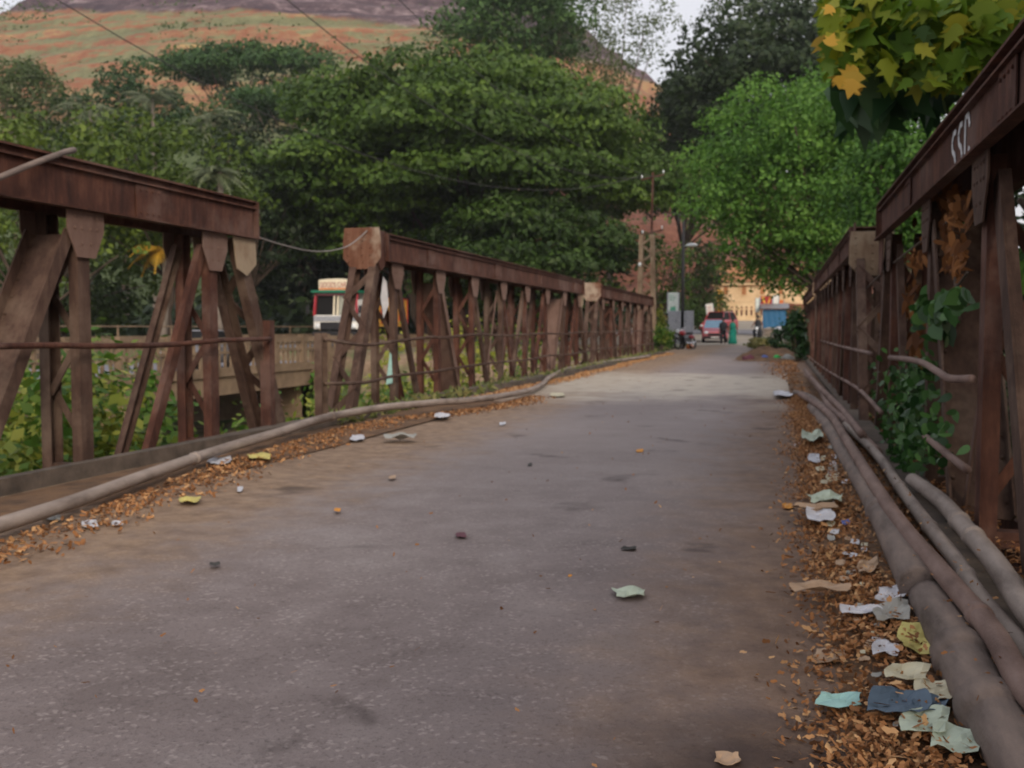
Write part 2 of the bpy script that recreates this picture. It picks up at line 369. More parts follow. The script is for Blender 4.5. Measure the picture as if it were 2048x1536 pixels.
LOBED = [(-.5, .02), (-.42, .32), (-.18, .62), (-.02, .34), (.2, .7), (.16, .26), (.3, .2), (.62, 0), (.3, -.2), (.16, -.26), (.2, -.7), (-.02, -.34), (-.18, -.62), (-.42, -.32)]
BROAD = [(-.5, 0), (-.45, .3), (-.2, .48), (.12, .4), (.36, .17), (.56, 0), (.36, -.17), (.12, -.4), (-.2, -.48), (-.45, -.3)]

def pads_leaves(pads, per, shell=(.72, 1.05), up=.35, low=-.35):
    """points and normals over flattened leaf pads (cx,cy,cz,rx,ry,rz), leaves thick on top and sides"""
    Ps, Ns, Ts = [], [], []
    for (cx, cy, cz, rx, ry, rz, tn) in pads:
        k = max(6, int(per * (rx * ry + rx * rz)))
        d = unit(rng.normal(0, 1, (k * 2, 3))); d = d[d[:, 2] > low][:k]
        r_ = rng.uniform(*shell, (len(d), 1)) ; ang = np.arctan2(d[:, 1], d[:, 0])
        lump = 1 + .16 * np.sin(ang * 5 + cx) + .12 * np.sin(ang * 9 + cy)
        P = np.array([cx, cy, cz]) + d * np.array([rx, ry, rz]) * r_ * lump[:, None]
        N = d.copy(); N[:, 2] += up
        Ps.append(P); Ns.append(N); Ts.append(tn + rng.normal(0, .11, len(d)))
    return np.concatenate(Ps), np.concatenate(Ns), np.concatenate(Ts)
def limb(mb, p, q, r0, r1, sag=.0, n=6, k=5):
    p, q = Vector(p), Vector(q); L = (q - p).length
    mid = p.lerp(q, .5) + Vector((random.uniform(-.08, .08) * L, random.uniform(-.08, .08) * L, sag * L))
    pts = [p * (1 - t) ** 2 + mid * 2 * t * (1 - t) + q * t * t for t in [i / k for i in range(k + 1)]]
    mb.tube(pts, [r0 + (r1 - r0) * i / k for i in range(k + 1)], n)
def tree(name, label, cat, base, c, rad, npads, padr, flat, per, size, mat, group=None, trunk_r=.3, bark='bark', shape='ball', tintm=.5, hollow=.55, seed=None, fork=.45, tsd=.12):
    """base of trunk, crown centre c, crown radii rad, npads leaf pads of radius padr flattened by flat"""
    g = np.random.default_rng(seed if seed is not None else abs(hash(label)) % 9999) if seed is not None else rng
    root = thing(name, label, cat, tuple(base), group)
    pads = []
    while len(pads) < npads:
        d = g.normal(0, 1, 3); d /= np.linalg.norm(d); r_ = g.uniform(hollow, 1.0)
        if shape == 'dome' and d[2] < -.25: continue
        if shape == 'dome' and d[2] < .1: r_ = g.uniform(.75, 1.05)
        pr_ = padr * g.uniform(.6, 1.3)
        x, y_, z_ = c[0] + d[0] * rad[0] * r_, c[1] + d[1] * rad[1] * r_, c[2] + d[2] * rad[2] * r_
        pads.append((x, y_, z_, pr_, pr_ * g.uniform(.8, 1.2), pr_ * flat * g.uniform(.8, 1.3), tintm + g.normal(0, tsd)))
    P, N, T = pads_leaves(pads, per)
    leaves('crown', P, N, size, mat, root, T)
    mb = MB(); base = Vector(base); cc = Vector(c)
    fk = Vector((base.x * .6 + cc.x * .4, base.y * .6 + cc.y * .4, base.z + (cc.z - base.z) * fork))
    k = 6; pts = [base.lerp(fk, i / k) + Vector((.12 * math.sin(i * 1.7), .12 * math.cos(i * 1.3), 0)) for i in range(k + 1)]
    mb.tube([base - Vector((0, 0, .3))] + pts, [trunk_r * 1.5] + [trunk_r * (1.2 - .45 * i / k) for i in range(k + 1)], 10)
    for j in range(0, len(pads), max(1, len(pads) // 18)):
        p = pads[j]; limb(mb, fk, (p[0], p[1], p[2] - p[5] * .3), trunk_r * .3, .03, .06)
    mb.build('trunk', bark, root, smooth=True)
    return root
def copytree(o, parent=None):
    c = o.copy(); C.objects.link(c)
    if parent is not None: c.parent = parent
    for ch in [q for q in KIDS.get(o, [])] or [q for q in bpy.data.objects if q.parent == o]: copytree(ch, c)
    return c
KIDS = {}
# ================================================================== the setting
xs = np.unique(np.concatenate([np.linspace(-700, -60, 15), np.linspace(-60, 40, 101), np.linspace(40, 400, 12)]))
ys = np.unique(np.concatenate([np.linspace(-100, -12, 8), np.linspace(-12, 60, 73), np.linspace(60, 130, 36), np.linspace(130, 700, 14)]))
structure(grid('ground', xs, ys, lambda x, y: gz(x, y), 'ground'))
RX = [-600, -400, -300, -258, -225, -195, -120, -60, -32, -5, 25, 60, 200]
RZ = [20, 42, 62, 76, 90, 104, 104, 86, 64, 42, 22, 10, 6]
def hill(x, y):
    r_ = np.interp(x, RX, RZ); t = np.clip((y - 118) / 137, 0, 1)
    h = 1.4 + (r_ - 2) * t ** .8 + wob(x, y, 9) * 1.0 * ss(120, 135, y) + wob(x, y, 3.7, 2) * .5 * ss(120, 135, y)
    step = 5.5; q = h / step; h = h * .6 + .4 * step * (np.floor(q) + ss(.25, .75, q - np.floor(q)))
    h = h - 22 * ss(262, 420, y)
    rough = ss(78, 86, h) * (wob(x, y, 4.1, 5) * 2.0 + wob(x, y, 1.9, 3) * 1.2)
    return np.where(y < 117, h - 4, h + rough)
structure(grid('hill', np.linspace(-600, 200, 330), np.linspace(112, 430, 150), hill, 'hill_earth'))

# the old bridge's roadway and the lane beyond it
def roady(y): return (land(0, y) + .004 if y > 42 else 0.0)
mb = MB()
seg = [(-7, -4.84, .93), (41.2, -4.84, .93), (43, -5.0, .9), (50, -5.0, .6), (60, -5.4, .9), (63, -6.5, 1.6)]
rows = []
for (y0, a0, b0), (y1, a1, b1) in zip(seg, seg[1:]):
    n = max(1, int((y1 - y0) / 1.0))
    for i in range(n): t = i / n; rows.append((y0 + (y1 - y0) * t, a0 + (a1 - a0) * t, b0 + (b1 - b0) * t))
rows.append(seg[-1])
M_ = 12; vs = []
for y, a, b_ in rows:
    for k in range(M_ + 1):
        x = a + (b_ - a) * k / M_
        vs.append((x, y, roady(y) + .012 * math.sin(x * 1.7 + y * .5) * (1 if 0 < k < M_ else 0) + .02))
fs = [(r_ * (M_ + 1) + k, r_ * (M_ + 1) + k + 1, (r_ + 1) * (M_ + 1) + k + 1, (r_ + 1) * (M_ + 1) + k) for r_ in range(len(rows) - 1) for k in range(M_)]
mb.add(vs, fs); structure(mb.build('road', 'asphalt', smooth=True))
mb = MB(); mb.box((-4.86, -7, -.35), (.95, 41.3, -.006))
for k in range(5): mb.box((-4.7 + k * 1.3, -7, -.8), (-4.5 + k * 1.3, 41.2, -.352))
deck = mb.build('bridge_deck', 'concrete'); tag(deck, 'concrete deck slab carrying the narrow road between the rusty trusses', 'bridge deck')
piers = []
for yy, q in ((10.6, 'nearer'), (26.6, 'farther')):
    mb = MB().box((-5.6, yy - .5, -4.2), (1.6, yy + .5, -.805)).box((-5.8, yy - .65, -1.1), (1.8, yy + .65, -.806))
    tag(mb.build('bridge_pier', 'concrete'), f'{q} concrete pier under the gap between two rusty truss spans', 'pier', 'piers under the old bridge')
# kerbs of the deck
mb = MB(); n = 90; ks = []
for i in range(n + 1):
    y = -6 + 47 * i / n; x = -4.74 + .05 * math.sin(y * .8) + .2 * float(ss(13, 20, y)) + .0
    ks.append((x, y))
for (x0, y0), (x1, y1) in zip(ks, ks[1:]):
    mb.add([(-4.9, y0, 0), (x0, y0, 0), (x0 - .02, y0, .13), (-4.9, y0, .13), (-4.9, y1, 0), (x1, y1, 0), (x1 - .02, y1, .13), (-4.9, y1, .13)],
           [(1, 5, 6, 2), (2, 6, 7, 3), (3, 7, 4, 0)])
structure(mb.build('kerb', 'kerb_dirty', smooth=False))
mb = MB().box((.78, -6, 0), (.96, 41, .09)); structure(mb.build('kerb', 'kerb_dirty'))
# soil strip under the pipes
def strip(name, x0, x1, y0, y1, h, mat, nx=10, ny=120):
    X = np.linspace(x0, x1, nx); Y = np.linspace(y0, y1, ny)
    def f(x, y):
        u = (x - x0) / (x1 - x0)
        return .024 + h * np.sin(np.clip(u, 0, 1) * math.pi) ** .7 * (.75 + .25 * wob(x, y, .3)) + .004 * wob(x, y, .05)
    return structure(grid(name, X, Y, f, mat))
strip('dirt_bank', .16, .8, 1.2, 24, .05, 'soil')
strip('dirt_bank', -4.76, -3.9, -5.0, 14, .02, 'soil', ny=190)
# crossing main road, pale forecourt
def sheet(name, x0, x1, y0, y1, dz, mat, skew=0, n=30):
    xs_ = np.linspace(x0, x1, 40); ys_ = np.linspace(y0, y1, n)
    return structure(grid(name, xs_, ys_, lambda x, y: land(x, y) + dz, mat))
sheet('forecourt', -40, 40, 60.5, 83, .05, 'plaza')
sheet('main_road', -80, 80, 82.5, 98, .07, 'main_asphalt')
sheet('roadside_verge', -80, 80, 97.9, 116, .06, 'plaza')

# ================================================================== rusty pony trusses
XL, XR, TW = -4.93, .95, .38
ZC0, ZC1 = 1.95, 2.31
def channel(mb, p, q, w, face, lip=.05, t=.012):
    """steel channel p->q, web w wide lying in the y-z plane at x, lips pointing to 'face' (+1/-1 in x)"""
    p, q = Vector(p), Vector(q); d = (q - p).normalized(); c = d.cross(Vector((1, 0, 0))).normalized()
    mb.bar(p, q, t, w, (1, 0, 0))
    for sgn in (-1, 1):
        o = c * (sgn * (w / 2 - t / 2)) + Vector((face * (lip / 2 + t / 2 + .001), 0, 0))
        mb.bar(p + o, q + o, lip, t, (1, 0, 0))
def rivets(mb, pts, face, r=.014):
    for p in pts: mb.ball((p[0] + face * .004, p[1], p[2]), r, sx=.7, n=6, m=4)
def truss(side, y0, y1, nodes, label, wide=(), ends=(True, True), endrun=1.1, dirc=None, rail=None, panels=True, pz=0., xin=None):
    xi = xin or (XL if side < 0 else XR); xo = xi + side * TW; xm = (xi + xo) / 2; f = side     # f points outward
    root = thing('bridge_truss', label, 'truss', (xm, (y0 + y1) / 2, 0), 'rusty riveted trusses of the old bridge')
    # top chord: two webs, cover plate, lips
    mb = MB()
    mb.box((min(xi, xo) - .05, y0, ZC1 - .016), (max(xi, xo) + .05, y1, ZC1))
    for x, o in ((xi, -f), (xo, f)):
        mb.box((x - .008, y0 + .004, ZC0 + .014), (x + .008, y1 - .004, ZC1 - .018))
        mb.box((min(x - f * .0, x + o * .075), y0 + .004, ZC0), (max(x - f * .0, x + o * .075), y1 - .004, ZC0 + .013))
        mb.box((min(x, x + o * .045), y0 + .006, ZC1 - .075), (max(x, x + o * .045), y1 - .006, ZC1 - .062))
    for yy in (y0 + .01, y1 - .03):
        for x, o in ((xi, -f), (xo, f)): mb.box((min(x, x + o * .06), yy, ZC0 + .014), (max(x, x + o * .06), yy + .02, ZC1 - .018))
    yy = y0 + (1.6 if side < 0 else 2.8)
    while yy < y1 - .5:        # splice plates and stiffeners
        mb.box((xi - f * .02 - .004, yy, ZC0 + .02), (xi - f * .02 + .004, yy + .34, ZC1 - .08))
        rivets(mb, [(xi - f * .026, yy + .05 + .08 * i, z_) for i in range(4) for z_ in (ZC0 + .06, ZC1 - .12)], -f, .011)
        yy += 3.5
    mb.build('top_chord', 'rust', root)
    # bottom chord
    mb = MB()
    for x in (xi, xo):
        mb.box((x - .01, y0 - (endrun if ends[0] else 0), -.24), (x + .01, y1 + (endrun if ends[1] else 0), -.01))
        mb.box((x - .05, y0 - (endrun if ends[0] else 0), -.252), (x + .05, y1 + (endrun if ends[1] else 0), -.241))
    mb.build('bottom_chord', 'rust', root)
    mid = (nodes[0] + nodes[-1]) / 2
    if dirc is not None: mid = dirc
    for k, yn_ in enumerate(nodes):
        dr = 1 if yn_ < mid else -1
        # post: two channels, lacing between
        mb = MB()
        for x, o in ((xi + f * .02, f), (xo - f * .02, -f)):
            channel(mb, (x, yn_, -.02), (x, yn_, ZC0 - .01), .13 if y0 < 0 else .11, o, .07, .011)
        mb.bar((xi + f * .07, yn_, .05), (xo - f * .07, yn_, .05), .09, .08, (0, 1, 0))
        zz = .25; sg = 1
        while zz < ZC0 - .5:
            a, b_ = (xi + f * .075, xo - f * .075) if sg > 0 else (xo - f * .075, xi + f * .075)
            mb.bar((a, yn_ + .03 * sg, zz), (b_, yn_ + .03 * sg, zz + .36), .01, .055, (0, 1, 0)); zz += .36; sg = -sg
        mb.build('post', 'rust' if k % 3 else 'rust_dusty', root)
        # diagonals
        run = .98 * dr; zt = ZC0 - .18
        if yn_ in wide:
            mb = MB()
            a0, a1 = xi - f * .015 + f * .03, xo - f * .03
            p0 = Vector(((a0 + a1) / 2, yn_ + .12 * dr, zt)); p1 = Vector(((a0 + a1) / 2, yn_ + run + .1 * dr, .0))
            mb.bar(p0, p1, abs(a1 - a0), .014, (1, 0, 0))
            d = (p1 - p0).normalized(); c = d.cross(Vector((1, 0, 0))).normalized()
            for x in (a0, a1):
                mb.bar(Vector((x, p0.y, p0.z)) + c * .035, Vector((x, p1.y, p1.z)) + c * .035, .014, .10, (1, 0, 0))
            pts = [p0.lerp(p1, t) - c * dr * .012 for t in np.linspace(.05, .95, 14)]
            for pnt in pts:
                for x in (a0 + f * .03, a1 - f * .03): mb.ball((x, pnt.y, pnt.z), .013, n=6, m=4)
            mb.build('diagonal', 'rust_dusty' if side > 0 or y0 < 0 else 'rust_tan', root)
        else:
            for x, o in ((xi + f * .045, f), (xo - f * .045, -f)):
                mb = MB(); channel(mb, (x, yn_ + .1 * dr, zt + .05), (x, yn_ + run, .0), .15 if side > 0 and yn_ == 5.4 else .1, o, .045, .011)
                mb.build('diagonal', 'rust_dusty' if (k + (x > xm)) % 2 else 'rust', root)
            if panels and k % 2 and 1 < k < len(nodes) - 2:
                mb = MB(); x = xi + f * .1
                mb.bar((x, yn_ - .1, zt), (x, yn_ - run * .9, .0), .012, .055, (1, 0, 0)); mb.build('tie_bar', 'rust_tan', root)
        # gusset plates
        for x, fc in ((xi - f * .010, -f), (xo + f * .010, f)):
            mb = MB(); g = .2
            pts = [(x - .005, yn_ - g, ZC0 - .004), (x - .005, yn_ + g, ZC0 - .004), (x - .005, yn_ + g, ZC0 - .14), (x - .005, yn_ + .1, ZC0 - .34), (x - .005, yn_ - .1, ZC0 - .34), (x - .005, yn_ - g, ZC0 - .14)]
            mb.prism(pts, (.01, 0, 0))
            rivets(mb, [(x, yn_ + a * .06, ZC0 - b_) for a in (-2, -.8, .8, 2) for b_ in (.05, .13, .24) if abs(a) < 1.2 or b_ < .2], fc)
            mb.build('gusset_plate', 'rust_tan' if side < 0 else 'rust_dusty', root)
    # sloping end posts with zigzag lacing, octagonal end plate
    for e, (yy, dr) in enumerate(((y0, -1), (y1, 1))):
        if not ends[e]: continue
        ya = yy - dr * .28
        mb = MB(); A = [Vector((x, ya, ZC0 + (.1 if e == 0 else .02))) for x in (xi + f * .02, xo - f * .02)]
        B = [Vector((x, yy + dr * (endrun - .15), -.05)) for x in (xi + f * .02, xo - f * .02)]
        if e == 0: A = [Vector((a.x, yy - .1, ZC0 + .1)) for a in A]
        for a, b_, o in zip(A, B, (f, -f)): channel(mb, a, b_, .15, o, .08, .014)
        n = 5
        for i in range(n):
            p = A[i % 2].lerp(B[i % 2], .12 + .88 * i / n); q = A[(i + 1) % 2].lerp(B[(i + 1) % 2], .12 + .88 * (i + 1) / n)
            off = Vector((0, dr * .062 if e else -.062, .02)); mb.bar(p + off, q + off, .012, .075, (0, 1, .4))
        mb.build('end_post', 'rust_dusty', root)
        if e == 0:
            mb = MB(); yy2 = yy - .26
            x0_, x1_ = min(xi, xo) - .07, max(xi, xo) + .06; c = .11
            pts = [(x0_ + .02, yy2, 2.36), (x1_ - .02, yy2, 2.36), (x1_, yy2, 2.2), (x1_, yy2, 1.98), (x1_ - c, yy2, 1.84), (x0_ + c, yy2, 1.84), (x0_, yy2, 1.98), (x0_, yy2, 2.2)]
            mb.prism([Vector(p) + Vector((0, 0, pz)) for p in pts], (0, .014, 0))
            for a in range(3):
                for b_ in range(5): mb.ball((x0_ + .07 + .15 * a + (.04 if a == 1 else 0), yy2 - .003, pz + 1.93 + .09 * b_), .016, sy=.6, n=6, m=4)
            mb.build('end_plate', 'rust_pale' if side > 0 else 'rust_white', root)
            mb = MB()
            for x in (xi - f * .005, xo + f * .005):
                mb.prism([(x - .006, yy - .245, 2.34), (x - .006, yy + .02, 2.33), (x - .006, yy + .02, 1.9), (x - .006, yy - .12, 1.82), (x - .006, yy - .245, 1.95)], (.012, 0, 0))
            mb.build('side_plate', 'rust', root)
        else:
            mb = MB()
            for x in (xi - f * .024, xo + f * .024):
                mb.prism([(x - .005, ya - .16, ZC0 - .004), (x - .005, ya + .24, ZC0 - .004), (x - .005, ya + .26, ZC0 - .24), (x - .005, ya + .08, ZC0 - .36), (x - .005, ya - .1, ZC0 - .3)], (.01, 0, 0))
            mb.build('gusset_plate', 'rust_pale' if side < 0 else 'rust', root)
    return root
tL1 = truss(-1, -5.2, 8.77, [-4.3, -2.55, -.8, .95, 2.75, 4.52, 6.31, 8.05], 'nearest left truss of the rusty bridge, cut by the left picture edge', wide=(6.31,), ends=(False, True), endrun=.75)
tL2 = truss(-1, 12.05, 25.4, [12.5, 14.25, 16.0, 17.8, 19.6, 21.4, 23.2, 24.95], 'middle left truss of the rusty bridge with a broad plate-ended lattice post', wide=(14.25, 23.2), endrun=1.15)
tL3 = truss(-1, 28.0, 40.0, [28.5, 30.3, 32.1, 33.9, 35.7, 37.5, 39.4], 'farthest left truss of the rusty bridge, ending beside the brown lattice pole', wide=(30.3, 37.5), endrun=.9)
tR1 = truss(1, -5.2, 10.5, [-4.3, -2.4, -.5, 1.5, 3.4, 5.4, 7.3, 9.7], 'nearest right truss of the rusty bridge with white painted marks and vines', wide=(7.3,), ends=(False, True), endrun=.7)
tR2 = truss(1, 12.75, 26.0, [13.1, 14.6, 16.1, 17.6, 19.1, 20.6, 22.1, 23.6, 25.2], 'middle right truss of the rusty bridge behind the octagonal tan end plate', wide=(14.6,), endrun=1.4, pz=-.13, xin=.84)
tR3 = truss(1, 28.0, 40.0, [28.5, 30.3, 32.1, 33.9, 35.7, 37.5, 39.4], 'farthest right truss of the rusty bridge under the bright green tree', wide=(30.3,), endrun=.9, xin=.88)
# white hand-painted marks on the inner face of the right chord
mb = MB(); x = XR - .0135
def stroke(pts, w=.022):
    for (a, b_) in zip(pts, pts[1:]):
        d = Vector((0, b_[0] - a[0], b_[1] - a[1])); 
        mb.bar((x, a[0], a[1]), (x, b_[0], b_[1]), .003, w, (1, 0, 0))
def S(y, z, wd=.12, h=.22):     # y grows away from the camera, so the letter's left side is at +y
    stroke([(y - wd * .5, z + h), (y + wd * .1, z + h * 1.0), (y + wd * .5, z + h * .8), (y + wd * .35, z + h * .58), (y - wd * .3, z + h * .42), (y - wd * .5, z + h * .2), (y - wd * .1, z), (y + wd * .5, z + .01)], .03)
S(6.2, 1.978); mb.build('painted_mark', 'chalk', tR1); mb = MB(); S(5.99, 1.984); mb.build('painted_mark', 'chalk', tR1); mb = MB()
y_ = 5.78; stroke([(y_ - .07, 2.15), (y_ - .03, 2.215), (y_ + .06, 2.215), (y_ + .06, 2.0), (y_ - .03, 1.985), (y_ - .07, 2.04)], .03)
mb.build('painted_mark', 'chalk', tR1)
# handrails of bent pipe
def pipepath(mb, pts, r, n=8, sub=6):
    P = [Vector(p) for p in pts]; out = []
    for i in range(len(P) - 1):
        a, b_, c_, d_ = P[max(i - 1, 0)], P[i], P[i + 1], P[min(i + 2, len(P) - 1)]
        for k in range(sub):
            t = k / sub
            out.append(.5 * ((2 * b_) + (c_ - a) * t + (2 * a - 5 * b_ + 4 * c_ - d_) * t * t + (3 * b_ - a - 3 * c_ + d_) * t ** 3))
    out.append(P[-1]); mb.tube(out, r, n); return out
xl = XL + .085
g = thing('guard_rail', 'sagging rusty guard rail bar along the nearest left truss with dark end post', 'guard rail', (xl, 5, 0), 'rusty pipe guard rails')
mb = MB(); pipepath(mb, [(xl, 1.5, .93), (xl, 4.0, .97), (xl, 5.6, .98), (xl, 6.3, .965), (xl, 7.2, .96), (xl, 8.05, .985), (xl, 8.9, .99)], .022); mb.build('rail', 'rust', g, smooth=True)
mb = MB().box((-4.98, 8.93, -.2), (-4.87, 9.03, 1.17)); mb.build('post', 'rust', g)
g = thing('guard_rail', 'two-bar rusty guard rail with stout post along the middle left truss', 'guard rail', (xl, 10, 0), 'rusty pipe guard rails')
mb = MB(); channel(mb, (-4.93, 10.12, -.2), (-4.93, 10.12, 1.04), .16, 1, .07, .014); mb.build('post', 'rust_dusty', g)
for (a, z_, sg) in ((0, .97, .06), (1, .48, .03)):
    mb = MB(); pts = [(xl - .02, 10.15, z_)]
    for yy in (11.2, 12.2, 13.6, 14.2, 15.9, 17.5, 19.5, 21, 23, 25, 27, 30, 34, 37, 40):
        pts.append((xl + .015 * math.sin(yy * 3), yy, z_ + .02 * math.sin(yy * 2.1 + a) - (sg if 11 < yy < 12.5 else 0)))
    pipepath(mb, pts, .02, 6, 4); mb.build('rail', 'rust_dusty', g, smooth=True)
g = thing('guard_rail', 'bent two-bar guard rail of thin pipe along the right trusses', 'guard rail', (.86, 10, 0), 'rusty pipe guard rails')
for pts in ([at(1945, 758, X=.86), at(1900, 757, X=.84), at(1870, 740, X=.85), at(1835, 722, X=.87), at(1780, 715, X=.9)],
            [at(1745, 708, X=.86), at(1700, 697, X=.87), at(1665, 688, X=.88), at(1640, 680, X=.9)],
            [at(1935, 940, X=.86), at(1890, 905, X=.86), at(1850, 872, X=.87)],
            [at(1762, 825, X=.86), at(1735, 795, X=.87), at(1705, 770, X=.87), at(1650, 738, X=.88), at(1620, 715, X=.88)]):
    mb = MB(); pipepath(mb, pts, .021, 7, 5); mb.build('rail', 'pipe_brown', g, smooth=True)
# odd steel pipe leaning over the left chord, slack cable between the spans
mb = MB(); pipepath(mb, [at(148, 300, X=-5.0), at(125, 306, X=-4.9), at(60, 330, X=-4.82), at(-60, 380, X=-4.75), at(-220, 450, X=-4.7)], .022)
tag(mb.build('steel_tube', 'pipe_grey', smooth=True), 'grey steel tube leaning across the top of the nearest left truss', 'pipe')
mb = MB(); pipepath(mb, [(-5.0, 8.7, 2.02), (-5.0, 9.4, 1.96), (-5.02, 10.3, 1.95), (-5.05, 11.2, 2.08), (-5.05, 11.9, 2.37)], .008, 5)
tag(mb.build('slack_cable', 'cable_grey', smooth=True), 'slack grey cable drooping across the gap between the left trusses', 'cable')

# ================================================================== water pipes along both kerbs
def water_pipe(label, pts, r, mat, joints=(), group='old water pipes laid along the road'):
    root = thing('water_pipe', label, 'pipe', tuple(pts[len(pts) // 2]), group)
    mb = MB(); out = pipepath(mb, pts, r, 14, 8); mb.build('pipe_barrel', mat, root, smooth=True)
    for j in joints:
        i = min(range(len(out)), key=lambda q: abs(out[q].y - j)); p = out[i]; d = (out[min(i + 1, len(out) - 1)] - out[max(i - 1, 0)]).normalized()
        mb = MB().tube([p - d * r * 1.0, p - d * r * .8, p - d * r * .7, p + d * r * .7, p + d * r * .8, p + d * r * 1.0], [r * .99, r * 1.05, r * 1.17, r * 1.17, r * 1.05, r * .99], 14, cap=False)
        mb.build('coupling', mat, root, smooth=True)
    return root
def PX(*l): return [tuple(at(a, b_, z=c)) for a, b_, c in l]
water_pipe('thick grey-brown pipe lying nearest the road on the right', [(.58, 1.2, .11), (.57, 2.0, .11)] + PX((1985, 1430, .11), (1910, 1290, .11), (1858, 1200, .09)), .075, 'pipe_grey', (2.75, 3.15))
water_pipe('second length of thick pipe beyond the broken joint on the right', PX((1838, 1175, .13), (1782, 1060, .13), (1735, 975, .12), (1690, 905, .11), (1655, 850, .1), (1625, 815, .09)), .072, 'pipe_grey', (5.6,))
water_pipe('thin brown pipe running over the thick one on the right', [(.70, 2.0, .2)] + PX((2070, 1400, .2), (1985, 1265, .2), (1880, 1140, .2), (1800, 1045, .2), (1740, 955, .21), (1690, 875, .22), (1655, 825, .2), (1600, 788, .15)), .036, 'pipe_brown', (3.35,))
water_pipe('pale jointed pipe farthest from the road on the right', [(.83, 2.2, .2)] + PX((2080, 1250, .2), (1990, 1125, .19), (1925, 1050, .18), (1880, 1000, .17), (1825, 960, .16)), .043, 'pipe_pale', (4.7, 5.1))
water_pipe('jointed pipe squeezed between the brown and pale pipes on the right', [(.77, 2.6, .12)] + PX((1975, 1215, .13), (1915, 1125, .13), (1860, 1055, .13), (1800, 975, .13), (1750, 905, .14), (1690, 850, .15)), .034, 'pipe_pale', (4.15, 5.2, 6.5))
water_pipe('curved pipe crossing to the truss foot farther up on the right', PX((1755, 905, .12), (1700, 850, .16), (1660, 815, .16), (1640, 780, .15), (1612, 748, .12)), .04, 'pipe_brown', (10.5,))
water_pipe('bent pipe end curling onto the road edge on the right', PX((1670, 850, .08), (1650, 818, .12), (1618, 793, .12), (1590, 785, .07)), .04, 'pipe_grey')
water_pipe('short pipe stub sticking up among the bundle on the right', PX((1725, 870, .2), (1680, 815, .2), (1640, 775, .25), (1610, 740, .3)), .035, 'pipe_brown')
lp = [(-3.75, -5, .1), (-3.7, -2, .1), (-3.66, 1.0, .1), (-3.68, 3.2, .11)] + PX( (0, 1050, .11), (150, 1002, .11), (300, 948, .12), (440, 900, .13), (560, 864, .15), (650, 836, .17), (760, 816, .17), (860, 806, .17), (960, 798, .15), (1050, 783, .12), (1085, 768, .11), (1100, 754, .11), (1135, 738, .11), (1200, 726, .12), (1300, 712, .12))
water_pipe('long grey pipe snaking along the left kerb', lp, .042, 'pipe_pale', (6.6, 9.6, 13.2, 19))

# ================================================================== the newer concrete bridge on the left
BX = -20.3; 
def nbz(y): return -.5 + .6 * float(ss(42, 54, y))
nb = thing('concrete_bridge', 'newer beige concrete road bridge with baluster parapet, left of the rusty one', 'bridge', (BX, 30, -1))
mb = MB(); n = 40; Y = [-20 + 82 * i / n for i in range(n + 1)]
vs = []
for y in Y: vs += [(BX, y, nbz(y)), (BX - 8, y, nbz(y)), (BX - 8, y, nbz(y) - .25), (BX, y, nbz(y) - .25)]
fs = [(4 * i + k, 4 * i + (k + 1) % 4, 4 * i + 4 + (k + 1) % 4, 4 * i + 4 + k) for i in range(n) for k in range(4)]
mb.add(vs, fs); mb.build('road_slab', 'main_asphalt', nb)
mb = MB()
for gx in (-.05, -2.6, -5.2, -7.6): mb.box((BX + gx - .35, -20, -1.45), (BX + gx, 41.2, -.752))
mb.build('girder', 'concrete_yellow', nb)
mb = MB(); mb.box((BX - .25, -20, -.75), (BX + .06, 41.5, -.42)); mb.box((BX - .25, 41.5, -.9), (BX + .06, 62, .1)); mb.build('edge_beam', 'concrete_yellow', nb)
for sx in (0, -7.8):
    mb = MB(); mb.box((BX - .12 + sx, -20, .48), (BX + .04 + sx, 60, .72)); mb.box((BX - .10 + sx, -20, .1), (BX + .02 + sx, 60, .2)); mb.build('parapet_rail', 'concrete_yellow', nb)
mb = MB(); yy = -19.5
while yy < 60:
    k = int(round(yy / .42))
    if k % 6 == 0: mb.box((BX - .16, yy - .12, -.42), (BX + .09, yy + .12, .8))
    else: mb.box((BX - .08, yy - .05, -.42), (BX + .0, yy + .05, .48))
    yy += .42
mb.build('baluster', 'concrete_yellow', nb)
mb = MB()
for k in range(20): mb.tube([(BX - 7.8, -18 + k * 4, .7), (BX - 7.8, -18 + k * 4, 1.2)], .04, 6)
mb.tube([(BX - 7.8, -18, 1.15), (BX - 7.8, 58, 1.15)], .035, 6); mb.build('far_rail', 'concrete_yellow', nb)
for yy in (9, 27.3):
    mb = MB().box((BX - 8.2, yy - .8, -4.5), (BX + .1, yy + .8, -1.75)).box((BX - 8.4, yy - 1.0, -1.75), (BX + .35, yy + 1.0, -1.452)).box((BX - 8.5, yy - 1.1, -4.6), (BX + .5, yy + 1.1, -3.2))
    for k in range(3): mb.box((BX + .1, yy - .8, -3.0 + k * .45), (BX + .13, yy + .8, -2.7 + k * .45))
    mb.build('pier', 'stone_pier', nb)
mb = MB().box((BX - 8.2, 41.0, -4.4), (BX + .1, 42.2, -.76)).box((BX - .5, 41.0, -4.4), (BX + .3, 60, -.91)); mb.build('abutment', 'concrete_yellow', nb)

